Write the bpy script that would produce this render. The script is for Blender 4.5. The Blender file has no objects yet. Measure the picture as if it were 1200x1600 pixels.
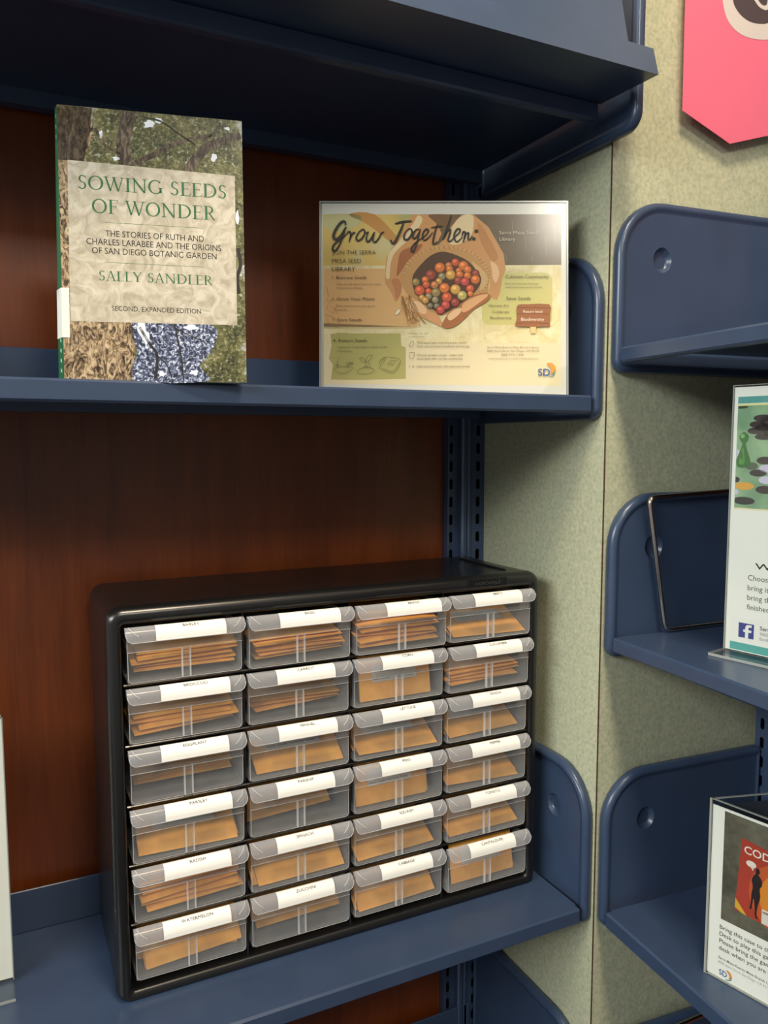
import bpy, math, random
from math import sin, cos, pi, radians as R
from mathutils import Matrix, Vector

SC = bpy.context.scene
COL = SC.collection
random.seed(7)

# ------------------------------------------------------------------ camera
CY, CP, CR = R(26.0774), R(5.1245), R(-0.0348)
F = Vector((sin(CY)*cos(CP), cos(CY)*cos(CP), -sin(CP)))
RT = Vector((cos(CY), -sin(CY), 0)); UP = RT.cross(F)
RT2 = RT*cos(CR) + UP*sin(CR); UP2 = -RT*sin(CR) + UP*cos(CR)
cam_d = bpy.data.cameras.new('camera'); cam = bpy.data.objects.new('camera', cam_d); COL.objects.link(cam)
cam.matrix_world = Matrix(((RT2.x, UP2.x, -F.x, -0.6275), (RT2.y, UP2.y, -F.y, -0.7016), (RT2.z, UP2.z, -F.z, 0.0002), (0, 0, 0, 1)))
cam_d.sensor_fit = 'VERTICAL'; cam_d.sensor_height = 24.0; cam_d.lens = 1222.15/1600*24.0
cam_d.clip_start = 0.02; cam_d.clip_end = 60
SC.camera = cam

# ------------------------------------------------------------------ world, lights, exposure
w = bpy.data.worlds.new('World'); SC.world = w; w.use_nodes = True
bg = w.node_tree.nodes['Background']; bg.inputs[0].default_value = (1.0, 0.98, 0.94, 1); bg.inputs[1].default_value = 0.34
def area(name, loc, size, power, color, target):
    d = bpy.data.lights.new(name, 'AREA'); d.shape = 'RECTANGLE'; d.size, d.size_y = size
    d.energy = power; d.color = color
    o = bpy.data.objects.new(name, d); COL.objects.link(o); o.location = loc
    o.rotation_euler = (Vector(target)-Vector(loc)).to_track_quat('-Z', 'Y').to_euler()
    return o
area('ceiling_lamp_near', (-0.36, -0.62, 1.30), (0.24, 0.24), 22, (1.0, 0.82, 0.60), (-0.3, -0.2, 0))
area('ceiling_lamp_far', (-0.42, -1.98, 1.31), (0.30, 0.30), 21, (1.0, 0.92, 0.78), (-0.3, 0, 0))
area('left_fill_light', (-2.9, -1.0, 1.00), (2.2, 0.6), 88, (0.97, 1.0, 0.97), (0, -.2, 0))  # added soft fill from the left; no window is known there
SC.view_settings.view_transform = 'Standard'; SC.view_settings.look = 'None'
SC.view_settings.gamma = 1.0; SC.view_settings.use_curve_mapping = False
SC.view_settings.exposure = 0.0
try:
    SC.cycles.transparent_max_bounces = 32; SC.cycles.max_bounces = 8
except Exception: pass

# ------------------------------------------------------------------ materials
def srgb(r, g, b):
    f = lambda c: c/12.92 if c <= 0.04045 else ((c+0.055)/1.055)**2.4
    return (f(r/255), f(g/255), f(b/255), 1)
MATS = {}
def mat(name, col, rough=0.5, spec=0.5, metal=0.0, build=None):
    if name in MATS: return MATS[name]
    m = bpy.data.materials.new(name); m.use_nodes = True
    nt = m.node_tree; b = nt.nodes['Principled BSDF']
    b.inputs['Base Color'].default_value = col; b.inputs['Roughness'].default_value = rough
    b.inputs['Specular IOR Level'].default_value = spec; b.inputs['Metallic'].default_value = metal
    if build: build(nt, b)
    MATS[name] = m; return m
def nd(nt, t, **kw):
    n = nt.nodes.new(t)
    for k, v in kw.items():
        if k in n.inputs: n.inputs[k].default_value = v
        else: setattr(n, k, v)
    return n
def ramp(nt, fac, stops, interp='LINEAR'):
    r = nt.nodes.new('ShaderNodeValToRGB'); e = r.color_ramp.elements; r.color_ramp.interpolation = interp
    while len(e) < len(stops): e.new(0.5)
    for el, (p, c) in zip(e, stops): el.position = p; el.color = c
    nt.links.new(fac, r.inputs[0]); return r.outputs[0]
def coords(nt, scale=(1, 1, 1)):
    t = nt.nodes.new('ShaderNodeTexCoord'); mp = nt.nodes.new('ShaderNodeMapping'); mp.inputs['Scale'].default_value = scale
    nt.links.new(t.outputs['Object'], mp.inputs[0]); return mp.outputs[0]
def noise(nt, vec, scale, detail=3, rough=0.5, dist=0.0):
    n = nd(nt, 'ShaderNodeTexNoise', Scale=scale, Detail=detail, Roughness=rough, Distortion=dist)
    nt.links.new(vec, n.inputs['Vector']); return n.outputs['Fac']
def mixc(nt, fac, a, b):
    m = nt.nodes.new('ShaderNodeMix'); m.data_type = 'RGBA'
    if isinstance(fac, float): m.inputs[0].default_value = fac
    else: nt.links.new(fac, m.inputs[0])
    for i, x in ((6, a), (7, b)):
        if isinstance(x, tuple): m.inputs[i].default_value = x
        else: nt.links.new(x, m.inputs[i])
    return m.outputs[2]
def bump(nt, b, h, s, d=0.001):
    n = nd(nt, 'ShaderNodeBump', Strength=s, Distance=d); nt.links.new(h, n.inputs['Height']); nt.links.new(n.outputs[0], b.inputs['Normal'])

def _wood(nt, b):
    v = coords(nt, (14, 14, 1.6)); n1 = noise(nt, v, 3.0, 6, 0.6, 0.6)
    v2 = coords(nt, (90, 90, 3)); n2 = noise(nt, v2, 4.0, 3)
    v3 = coords(nt, (3, 3, 2)); n3 = noise(nt, v3, 2.2, 2)
    c1 = ramp(nt, n1, [(0.30, srgb(78, 33, 10)), (0.55, srgb(102, 46, 15)), (0.75, srgb(116, 54, 18))])
    c2 = mixc(nt, 0.16, c1, ramp(nt, n2, [(0.35, srgb(66, 30, 11)), (0.65, srgb(130, 68, 28))]))
    c3 = mixc(nt, 0.35, c2, ramp(nt, n3, [(0.35, srgb(80, 34, 11)), (0.65, srgb(120, 56, 18))]))
    nt.links.new(c3, b.inputs['Base Color'])
M_wood = mat('stained_wood_veneer', srgb(120, 60, 22), 0.36, 0.4, build=_wood)
def _lam(nt, b):
    v = coords(nt); n = noise(nt, v, 210, 3, 0.6); n2 = noise(nt, v, 95, 2)
    c = ramp(nt, n, [(0.36, srgb(160, 164, 140)), (0.52, srgb(180, 183, 156)), (0.68, srgb(191, 192, 166))])
    c = mixc(nt, 0.25, c, ramp(nt, n2, [(0.4, srgb(162, 169, 144)), (0.6, srgb(188, 188, 160))]))
    nt.links.new(c, b.inputs['Base Color'])
M_lam = mat('speckled_green_laminate', srgb(160, 160, 132), 0.55, 0.3, build=_lam)
M_seam = mat('laminate_edge', srgb(70, 50, 38), 0.6)
def _blue(nt, b):
    v = coords(nt); n = noise(nt, v, 900, 2); bump(nt, b, n, 0.06, 0.0004)
    n2 = noise(nt, v, 18, 3); nt.links.new(ramp(nt, n2, [(0.3, srgb(50, 65, 90)), (0.7, srgb(55, 70, 96))]), b.inputs['Base Color'])
M_blue = mat('blue_enamel_steel', srgb(52, 72, 102), 0.30, 0.5, build=_blue)
M_slot = mat('recess_shade_black', srgb(10, 13, 18), 0.7, 0.2)  # near-black colour stands in for the shade inside slots and recesses
M_black = mat('black_plastic', srgb(19, 19, 20), 0.29, 0.6)
M_black2 = mat('black_plastic_gloss', srgb(14, 14, 15), 0.26, 0.5)
M_chrome = mat('chrome_wire', srgb(190, 185, 178), 0.2, 0.5, 1.0)
M_paper = mat('white_paper', srgb(240, 239, 234), 0.55, 0.3)
M_card = mat('white_card', srgb(214, 214, 208), 0.5, 0.3)
M_ink = mat('grey_ink', srgb(84, 80, 78), 0.6, 0.2)
M_dark = mat('black_ink', srgb(34, 32, 32), 0.6, 0.2)
def _kraft(nt, b):
    v = coords(nt); n = noise(nt, v, 60, 4)
    nt.links.new(ramp(nt, n, [(0.3, srgb(232, 158, 58)), (0.7, srgb(244, 180, 80))]), b.inputs['Base Color'])
M_kraft = mat('tan_kraft_paper', srgb(226, 164, 84), 0.6, 0.3, build=_kraft)
M_tab = mat('yellow_tab', srgb(235, 215, 40), 0.5)
M_slip = mat('pale_slip', srgb(205, 200, 190), 0.6)
def frosted(name, base, edge, col=(0.74, 0.75, 0.77, 1), rough=0.22):
    m = bpy.data.materials.new(name); m.use_nodes = True; nt = m.node_tree; nt.nodes.clear()
    out = nd(nt, 'ShaderNodeOutputMaterial'); tr = nd(nt, 'ShaderNodeBsdfTransparent', Color=(0.97, 0.97, 0.97, 1))
    pr = nd(nt, 'ShaderNodeBsdfPrincipled'); pr.inputs['Base Color'].default_value = col; pr.inputs['Roughness'].default_value = rough
    lw = nd(nt, 'ShaderNodeLayerWeight', Blend=0.35)
    mr = nd(nt, 'ShaderNodeMapRange'); mr.inputs['To Min'].default_value = base; mr.inputs['To Max'].default_value = edge
    nt.links.new(lw.outputs['Facing'], mr.inputs['Value'])
    mx = nd(nt, 'ShaderNodeMixShader'); nt.links.new(mr.outputs[0], mx.inputs[0]); nt.links.new(tr.outputs[0], mx.inputs[1]); nt.links.new(pr.outputs[0], mx.inputs[2])
    nt.links.new(mx.outputs[0], out.inputs[0]); return m
M_frost = frosted('frosted_clear_plastic', 0.050, 0.26)
M_lip = frosted('frosted_handle_plastic', 0.20, 0.46, (0.66, 0.67, 0.71, 1), .16)
M_bead = frosted('frosted_plastic_edge', 0.34, 0.55, (0.86, 0.86, 0.86, 1))
def acrylic(name, f0=0.05, tint=(0.96, 0.97, 0.96, 1), rough=0.03):
    m = bpy.data.materials.new(name); m.use_nodes = True; nt = m.node_tree; nt.nodes.clear()
    out = nd(nt, 'ShaderNodeOutputMaterial'); tr = nd(nt, 'ShaderNodeBsdfTransparent', Color=tint)
    gl = nd(nt, 'ShaderNodeBsdfGlossy', Roughness=rough); lw = nd(nt, 'ShaderNodeLayerWeight', Blend=0.5)
    pw = nd(nt, 'ShaderNodeMath', operation='POWER'); pw.inputs[1].default_value = 4.0; nt.links.new(lw.outputs['Facing'], pw.inputs[0])
    ma = nd(nt, 'ShaderNodeMath', operation='MULTIPLY_ADD'); ma.inputs[1].default_value = 0.5; ma.inputs[2].default_value = f0*.6; nt.links.new(pw.outputs[0], ma.inputs[0])
    mx = nd(nt, 'ShaderNodeMixShader'); nt.links.new(ma.outputs[0], mx.inputs[0]); nt.links.new(tr.outputs[0], mx.inputs[1]); nt.links.new(gl.outputs[0], mx.inputs[2])
    nt.links.new(mx.outputs[0], out.inputs[0]); return m
M_acry = acrylic('clear_acrylic'); M_acry_hazy = acrylic('scratched_acrylic', 0.03, (0.97, 0.97, 0.96, 1), 0.16)
M_edge = mat('acrylic_edge', srgb(150, 154, 150), 0.2, 0.6)
def flat(r, g, b, rough=0.5): return mat('print_%d_%d_%d' % (r, g, b), srgb(r, g, b), rough, 0.3)

# ------------------------------------------------------------------ mesh helpers
class MB:
    def __init__(s): s.v = []; s.f = []; s.m = []; s.sm = []; s.mats = []
    def mi(s, m):
        if m not in s.mats: s.mats.append(m)
        return s.mats.index(m)
    def add(s, vs, fs, m, smooth=False):
        o = len(s.v); s.v += [tuple(v) for v in vs]; k = s.mi(m)
        for f in fs: s.f.append([i+o for i in f]); s.m.append(k); s.sm.append(smooth)
    def box(s, x0, x1, y0, y1, z0, z1, m, bev=0.0):
        if bev <= 0:
            vs = [(x, y, z) for z in (z0, z1) for y in (y0, y1) for x in (x0, x1)]
            s.add(vs, [(0, 2, 3, 1), (4, 5, 7, 6), (0, 1, 5, 4), (2, 6, 7, 3), (0, 4, 6, 2), (1, 3, 7, 5)], m); return
        e = bev; X = (x0, x1); Y = (y0, y1); Z = (z0, z1); vs = []; idx = {}
        for i in (0, 1):
            for j in (0, 1):
                for k in (0, 1):
                    sx, sy, sz = (e if i == 0 else -e), (e if j == 0 else -e), (e if k == 0 else -e)
                    idx[i, j, k, 0] = len(vs); vs.append((X[i], Y[j]+sy, Z[k]+sz))
                    idx[i, j, k, 1] = len(vs); vs.append((X[i]+sx, Y[j], Z[k]+sz))
                    idx[i, j, k, 2] = len(vs); vs.append((X[i]+sx, Y[j]+sy, Z[k]))
        fs = []
        for i in (0, 1):
            fs.append([idx[i, 0, 0, 0], idx[i, 1, 0, 0], idx[i, 1, 1, 0], idx[i, 0, 1, 0]])
            fs.append([idx[0, i, 0, 1], idx[1, i, 0, 1], idx[1, i, 1, 1], idx[0, i, 1, 1]])
            fs.append([idx[0, 0, i, 2], idx[1, 0, i, 2], idx[1, 1, i, 2], idx[0, 1, i, 2]])
        for a in (0, 1):
            for b in (0, 1):
                fs.append([idx[a, b, 0, 0], idx[a, b, 1, 0], idx[a, b, 1, 1], idx[a, b, 0, 1]])
                fs.append([idx[a, 0, b, 0], idx[a, 1, b, 0], idx[a, 1, b, 2], idx[a, 0, b, 2]])
                fs.append([idx[0, a, b, 1], idx[1, a, b, 1], idx[1, a, b, 2], idx[0, a, b, 2]])
                for c in (0, 1): fs.append([idx[a, b, c, 0], idx[a, b, c, 1], idx[a, b, c, 2]])
        s.add(vs, fs, m)
    def loft(s, rings, m, closed=True, caps=(True, True), smooth=True):
        n = len(rings[0]); vs = [p for r in rings for p in r]; fs = []
        for i in range(len(rings)-1):
            for j in range(n if closed else n-1):
                k = (j+1) % n; fs.append([i*n+j, i*n+k, (i+1)*n+k, (i+1)*n+j])
        s.add(vs, fs, m, smooth)
        if caps[0]: s.add(rings[0], [list(range(n))[::-1]], m)
        if caps[1]: s.add(rings[-1], [list(range(n))], m)
    def tube(s, pts, r, m, n=8, closed=False):
        pts = [Vector(p) for p in pts]; rings = []; N = len(pts); nrm = None
        for i, p in enumerate(pts):
            a = pts[i-1] if (i > 0 or closed) else p; b = pts[(i+1) % N] if (i < N-1 or closed) else p
            t = (b-a).normalized()
            if nrm is None:
                nrm = t.cross(Vector((0, 0, 1)));
                if nrm.length < 0.1: nrm = t.cross(Vector((0, 1, 0)))
            nrm = (nrm - t*nrm.dot(t)).normalized(); bn = t.cross(nrm)
            rings.append([p + nrm*r*cos(2*pi*k/n) + bn*r*sin(2*pi*k/n) for k in range(n)])
        if closed: rings.append(rings[0])
        s.loft(rings, m, True, (not closed, not closed))
    def build(s, name, parent=None, loc=None, rot=None, recalc=True):
        me = bpy.data.meshes.new(name); me.from_pydata(s.v, [], s.f)
        for m in s.mats: me.materials.append(m)
        me.polygons.foreach_set('material_index', s.m); me.polygons.foreach_set('use_smooth', s.sm)
        if recalc:
            import bmesh
            bm = bmesh.new(); bm.from_mesh(me); bmesh.ops.recalc_face_normals(bm, faces=bm.faces[:]); bm.to_mesh(me); bm.free()
        me.update()
        o = bpy.data.objects.new(name, me); COL.objects.link(o)
        if parent: o.parent = parent
        if loc is not None: o.location = loc
        if rot is not None: o.rotation_euler = rot
        return o
def thing(name, label, cat, loc=(0, 0, 0), rotz=0.0, group=None):
    o = bpy.data.objects.new(name, None); COL.objects.link(o); o.empty_display_size = 0.05
    o.location = loc; o.rotation_euler = (0, 0, rotz); o['label'] = label; o['category'] = cat
    if group: o['group'] = group
    return o
def tag(o, label, cat, group=None):
    o['label'] = label; o['category'] = cat
    if group: o['group'] = group
    return o

def rrect(x0, x1, z0, z1, r, n=6):
    """rounded rectangle; r = radii (bl, br, tr, tl)"""
    if not isinstance(r, tuple): r = (r,)*4
    out = []
    for (cx, cz, a0), q in zip(((x0, z0, pi), (x1, z0, 1.5*pi), (x1, z1, 0), (x0, z1, .5*pi)), r):
        q = max(q, 1e-5); ox = cx + (q if cx == x0 else -q); oz = cz + (q if cz == z0 else -q)
        for k in range(n+1):
            a = a0 + k/n*pi/2; out.append((ox+q*cos(a), oz+q*sin(a)))
    return out
def smoothpoly(p, n=5, closed=True):
    out = []; N = len(p)
    for i in range(N if closed else N-1):
        if closed: a, b, c, d = p[i-1], p[i], p[(i+1) % N], p[(i+2) % N]
        else: a, b, c, d = p[max(i-1, 0)], p[i], p[i+1], p[min(i+2, N-1)]
        for k in range(n):
            t = k/n
            out.append(tuple(0.5*(2*b[q] + (c[q]-a[q])*t + (2*a[q]-5*b[q]+4*c[q]-d[q])*t*t + (3*b[q]-a[q]-3*c[q]+d[q])*t**3) for q in (0, 1)))
    if not closed: out.append(tuple(p[-1]))
    return out

# ------------------------------------------------------------------ flat print helpers (mm on a page -> metres on its sheet)
_tc = {}
def glyphs(body, bold=0.0):
    key = (body, bold)
    if key not in _tc:
        c = bpy.data.curves.new('lettering', 'FONT'); c.body = body; c.size = 1.0; c.resolution_u = 3; c.offset = bold
        o = bpy.data.objects.new('lettering', c); me = bpy.data.meshes.new_from_object(o)
        _tc[key] = ([(v.co.x, v.co.y) for v in me.vertices], [list(p.vertices) for p in me.polygons])
        bpy.data.objects.remove(o); bpy.data.curves.remove(c); bpy.data.meshes.remove(me)
    return _tc[key]
class Page:
    """prints in mm laid on the plane y = -(layer) of an MB; map turns (u, v) mm and height into a point"""
    def __init__(s, mb, mp=None, step=4e-5, z0=0.0):
        s.mb = mb; s.k = 1; s.step = step; s.z0 = z0; s.mp = mp or (lambda u, v, h: (u*1e-3, -h, v*1e-3))
    def nxt(s): s.k += 1
    def P(s, pts): h = s.z0 + s.k*s.step; return [s.mp(u, v, h) for u, v in pts]
    def poly(s, pts, m): s.mb.add(s.P(pts), [list(range(len(pts)))], m)
    def rect(s, u0, v0, u1, v1, m): s.poly([(u0, v0), (u1, v0), (u1, v1), (u0, v1)], m)
    def ell(s, u, v, ru, rv, m, n=20, rot=0.0):
        c, q = cos(rot), sin(rot)
        s.poly([(u+ru*cos(2*pi*i/n)*c-rv*sin(2*pi*i/n)*q, v+ru*cos(2*pi*i/n)*q+rv*sin(2*pi*i/n)*c) for i in range(n)], m)
    def ribbon(s, pts, wd, m, smooth=True, n=5, taper=False):
        if smooth and len(pts) > 2: pts = smoothpoly(pts, n, False)
        L = []; Rr = []; N = len(pts)
        for i, p in enumerate(pts):
            a = pts[max(i-1, 0)]; b = pts[min(i+1, N-1)]; dx, dy = b[0]-a[0], b[1]-a[1]; l = math.hypot(dx, dy) or 1
            ww = wd(i/(N-1)) if callable(wd) else wd
            if taper: ww *= 0.35+0.65*math.sin(pi*min(1, max(0, 0.08+0.84*i/(N-1))))
            L.append((p[0]-dy/l*ww/2, p[1]+dx/l*ww/2)); Rr.append((p[0]+dy/l*ww/2, p[1]-dx/l*ww/2))
        s.mb.add(s.P(L+Rr), [[i, i+1, N+i+1, N+i] for i in range(N-1)], m)
    def text(s, body, u, v, cap, m, width=None, align='L', bold=0.0):
        vs, fs = glyphs(body, bold)
        if not vs: return
        xs = [p[0] for p in vs]; x0, x1 = min(xs), max(xs); sy = cap/0.70; sx = sy
        if width: sx = width/(x1-x0)
        off = {'L': -x0, 'C': -(x0+x1)/2, 'R': -x1}[align]
        s.mb.add(s.P([(u+(x+off)*sx, v+y*sy) for x, y in vs]), fs, m)

# serif capitals drawn as strokes (cap height 1)
def serif_word(pg, word, u0, u1, v, cap, m, gap=0.045):
    W = {'S': .52, 'O': .84, 'W': 1.08, 'I': .32, 'N': .86, 'G': .82, 'E': .60, 'D': .82, 'F': .55, 'R': .66, 'A': .74, 'L': .57, 'Y': .70, ' ': .32}
    tot = sum(W[c]+gap for c in word)-gap; sx = (u1-u0)/tot; x = 0.0
    TK, TN = .125, .062
    def T(px, py): return (u0+(x+px)*sx, v+py*cap)
    def line(a, b, wd): pg.ribbon([T(*a), T(*b)], wd*cap, m, smooth=False)
    def bar(xa, xb, y, h=.045): pg.poly([T(xa, y-h/2), T(xb, y-h/2), T(xb, y+h/2), T(xa, y+h/2)], m)
    def stem(cx, y0, y1, wd=TK): pg.poly([T(cx-wd/2, y0), T(cx+wd/2, y0), T(cx+wd/2, y1), T(cx-wd/2, y1)], m)
    def arc(cx, cy, rx, ry, a0, a1, tk=TK, n=22):
        o = []; q = []
        for i in range(n+1):
            a = R(a0+(a1-a0)*i/n); t = TN+(tk-TN)*abs(cos(a))**1.6
            o.append(T(cx+(rx)*cos(a), cy+(ry)*sin(a))); q.append(T(cx+(rx-t)*cos(a), cy+(ry-t)*sin(a)))
        N = n+1; pg.mb.add(pg.P(o+q), [[i, i+1, N+i+1, N+i] for i in range(n)], m)
    for c in word:
        if c == 'I': stem(.16, 0, 1); bar(.02, .30, .02); bar(.02, .30, .98)
        elif c == 'N':
            stem(.15, 0, 1, TN); stem(.72, 0, 1, TN); line((.12, 1), (.72, .0), TK); bar(.02, .28, .02); bar(.0, .18, .98); bar(.60, .84, .98)
        elif c in 'EF':
            stem(.16, 0, 1); bar(.02, .54, .98); bar(.16, .46, .52); line((.535, 1), (.535, .82), .035); line((.45, .60), (.45, .44), .035)
            if c == 'E': bar(.02, .58, .02); line((.57, .0), (.58, .20), .035)
            else: bar(.02, .32, .02)
        elif c == 'D': stem(.16, 0, 1); bar(.02, .34, .02); bar(.02, .34, .98); arc(.32, .5, .47, .5, -90, 90, .12)
        elif c == 'O': arc(.42, .5, .41, .515, 0, 360, .125, 40)
        elif c == 'G': arc(.42, .5, .41, .515, 42, 325, .125, 32); stem(.70, .08, .44); bar(.56, .82, .43)
        elif c == 'S':
            arc(.27, .745, .20, .265, 35, 270, .10); arc(.25, .265, .22, .275, 90, -150, .10)
            line((.44, .97), (.44, .78), .035); line((.05, .24), (.05, .03), .035)
        elif c == 'R':
            stem(.16, 0, 1); bar(.02, .32, .02); bar(.02, .32, .98); bar(.16, .34, .49); arc(.32, .735, .25, .265, -90, 90, .11); line((.33, .50), (.62, .0), .10); bar(.55, .68, .02)
        elif c == 'W':
            line((.08, 1), (.33, 0), TK); line((.33, 0), (.55, .96), TN); line((.51, 1), (.76, 0), TK); line((.76, 0), (1.0, 1), TN)
            bar(-.02, .22, .98); bar(.42, .62, .98); bar(.89, 1.10, .98)
        elif c == 'A': line((.37, 1.02), (.09, 0), TN); line((.36, 1.02), (.64, 0), TK); bar(.19, .54, .36, .04); bar(.0, .21, .02); bar(.51, .76, .02)
        elif c == 'L': stem(.16, 0, 1); bar(.02, .32, .98); bar(.02, .54, .02); line((.54, 0), (.55, .22), .035)
        elif c == 'Y': line((.08, 1), (.36, .46), TK); line((.64, 1), (.36, .46), TN); stem(.36, 0, .48); bar(-.02, .22, .98); bar(.52, .74, .98); bar(.22, .50, .02)
        x += W[c]+gap

# ------------------------------------------------------------------ the setting
ZF = -1.50
def _carpet(nt, b):
    v = coords(nt); n = noise(nt, v, 160, 3); nt.links.new(ramp(nt, n, [(0.35, srgb(48, 48, 50)), (0.65, srgb(68, 67, 66))]), b.inputs['Base Color'])
fl = MB(); fl.box(-2.6, .60, -3.2, .56, ZF-0.05, ZF, mat('carpet', srgb(84, 84, 88), 0.9, 0.1, build=_carpet))
o = fl.build('floor'); o['kind'] = 'structure'

M_wall = mat('painted_wall', srgb(196, 190, 176), .8, .2)
for nm, bb in (('wall_back', (-2.6, .60, .50, .56, ZF, 1.38)), ('wall_right', (.50, .56, -3.2, .56, ZF, 1.38)), ('ceiling', (-2.6, .60, -3.2, .56, 1.36, 1.40))):
    wm = MB(); wm.box(*bb, M_wall); o = wm.build(nm); o['kind'] = 'structure'

# ------------------------------------------------------------------ shelving bays
Q = R(-4.41)                      # the right bay is turned a little
SPAN = 0.914
def bay_mb_flip(side): return -1.0 if side == 'L' else 1.0
def bay_rot(side): return 0.0 if side == 'L' else Q - pi/2
def slot_strip(mb, s0, s1, d, z0, z1, k, sw=0.0062, sh=0.016, off=0.0, pitch=0.0254):
    """steel strip on plane d with a row of open slots"""
    c = (s0+s1)/2+off; a, b = c-sw/2, c+sw/2; n = int((z1-z0)/pitch)
    X = lambda s: s*k
    for (p, q) in ((s0, a), (b, s1)): mb.add([(X(p), d, z0), (X(q), d, z0), (X(q), d, z1), (X(p), d, z1)], [(0, 1, 2, 3)], M_blue)
    zz = z0
    for i in range(n+1):
        lo = z0+i*pitch; hi = min(lo+pitch-sh, z1)
        mb.add([(X(a), d, lo), (X(b), d, lo), (X(b), d, hi), (X(a), d, hi)], [(0, 1, 2, 3)], M_blue)
        if i < n:
            t = lo+pitch; r = sw/2; out = [(X(a), hi+r*0.7), (X(c), hi), (X(b), hi+r*0.7), (X(b), t-r*0.7), (X(c), t), (X(a), t-r*0.7)]
            mb.add([(x, d, z) for x, z in out]+[(x, d+0.006, z) for x, z in out], [(j, (j+1) % 6, 6+(j+1) % 6, 6+j) for j in range(6)], M_slot)
            for tri in (((X(a), hi), (X(c), hi), (X(a), hi+r*0.7)), ((X(c), hi), (X(b), hi), (X(b), hi+r*0.7)), ((X(a), t), (X(c), t), (X(a), t-r*0.7)), ((X(c), t), (X(b), t), (X(b), t-r*0.7))):
                mb.add([(x, d, z) for x, z in tri], [(0, 1, 2)], M_blue)
def upright(side, parent, far=False):
    k = bay_mb_flip(side); mb = MB(); z0, z1 = ZF, 0.66
    o = 0.0
    S = lambda s: (SPAN-s if far else s)
    def bx(a, b, d0, d1, m, bev=0.0):
        x = sorted((S(a)*k, S(b)*k)); mb.box(x[0], x[1], d0, d1, z0, z1, m, bev)
    bx(.0015, .060, .262, .298, M_slot)
    bx(.0005, .0030, .2500, .298, M_blue); bx(.0588, .0615, .2500, .298, M_blue)
    if far: bx(.003, .024, .25, .256, M_blue); bx(.04, .0585, .256, .26, M_blue)
    else:
        slot_strip(mb, .0030, .0235, .2500, z0, z1, k, off=-.002)
        slot_strip(mb, .0400, .0588, .2580, z0, z1, k, sw=.0052, off=.002)
    bx(.0225, .0300, .2470, .262, M_blue, .0022); bx(.0305, .0400, .2455, .262, M_blue, .0025)
    return mb.build('upright_post', parent)
def bay(side, label):
    k = bay_mb_flip(side)
    t = thing('shelving_bay', label, 'shelving', (0, 0, ZF), bay_rot(side))
    def dn(o): o.location.z = -ZF; return o
    dn(upright(side, t)); dn(upright(side, t, True))
    mb = MB(); x = sorted((.0625*k, (SPAN-.0625)*k)); mb.box(x[0], x[1], .262, .280, ZF, .64, M_wood); dn(mb.build('back_panel', t))
    return t
bayL = bay('L', 'wood backed shelving bay holding the black drawer cabinet')
bayR = bay('R', 'shelving bay with blue shelves on the right of the corner')
# laminated end panels: their front edges meet in the corner seam
mb = MB()
def prism(mb, pts, z0, z1, m):
    n = len(pts); vs = [(x, y, z) for z in (z0, z1) for x, y in pts]
    mb.add(vs, [list(range(n))[::-1], [n+i for i in range(n)]]+[[i, (i+1) % n, n+(i+1) % n, n+i] for i in range(n)], m)
prism(mb, [(0, .0012), (0, .30), (.018, .30), (.018, .0192)], ZF, .66, M_lam)
prism(mb, [(-.0002, -.0002), (-.0002, .0011), (.0010, .0011), (.0010, -.0002)], ZF, .66, M_seam)
mb.v = [(x, y, z-ZF) for x, y, z in mb.v]
mb.build('end_panel', bayL)
mb = MB(); prism(mb, [(.0011, 0), (.30, 0), (.30, .018), (.0191, .018)], ZF, .66, M_lam)
inv = Matrix.Rotation(-(Q-pi/2), 4, 'Z'); mb.v = [tuple(inv @ Vector((x, y, z-ZF))) for x, y, z in mb.v]
mb.build('end_panel', bayR)

def bracket(side, parent, s_base, inward, d0=.0035, d1=.249, zb=-.027, zt=.166, rf=.062, rb=.014, hole=(.0655, .102)):
    """stamped steel end bracket with rolled rim and a round dimple; s_base = outer face, inward = +1 or -1"""
    k = bay_mb_flip(side); mb = MB()
    def ring(inset, s):
        pts = rrect(d0+inset, d1-inset*.5, zb+inset, zt-inset, tuple(max(q-inset, .0015) for q in (rb, .004, .006, rf)), 8)
        return [((s_base+inward*s)*k, d, z) for d, z in pts]
    rings = [ring(.0015, .0), ring(0, .0015), ring(0, .0060)]
    for a in (18, 36, 54, 72, 90): rings.append(ring(.006*(1-cos(R(a))), .0060+.0055*sin(R(a))))
    rings.append(ring(.0078, .0112)); rings.append(ring(.0098, .0098)); rings.append(ring(.0125, .0092))
    mb.loft(rings, M_blue, True, (True, False))
    # inner face with a circular opening filled by the dimple
    import bmesh
    bm = bmesh.new(); outer = [bm.verts.new(p) for p in rings[-1]]; n = len(outer)
    nh = 24; hp = [((s_base+inward*.0092)*k, hole[0]+.0130*cos(2*pi*i/nh), hole[1]+.0142*sin(2*pi*i/nh)) for i in range(nh)]
    inner = [bm.verts.new(p) for p in hp]
    ed = [bm.edges.new((outer[i], outer[(i+1) % n])) for i in range(n)]+[bm.edges.new((inner[i], inner[(i+1) % nh])) for i in range(nh)]
    bmesh.ops.triangle_fill(bm, use_beauty=True, use_dissolve=False, edges=ed)
    bm.verts.index_update(); mb.add([v.co[:] for v in bm.verts], [[v.index for v in f.verts] for f in bm.faces], M_blue); bm.free()
    dr = []
    for rr, dp in ((1, .0), (.93, .0012), (.84, .0035), (.74, .0052), (.66, .0056)):
        dr.append([((s_base+inward*(.0092-dp))*k, hole[0]+.0130*rr*cos(2*pi*i/nh), hole[1]+.0142*rr*sin(2*pi*i/nh)) for i in range(nh)])
    mb.loft(dr, M_blue, True, (False, True))
    return mb.build('end_bracket', parent)
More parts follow.
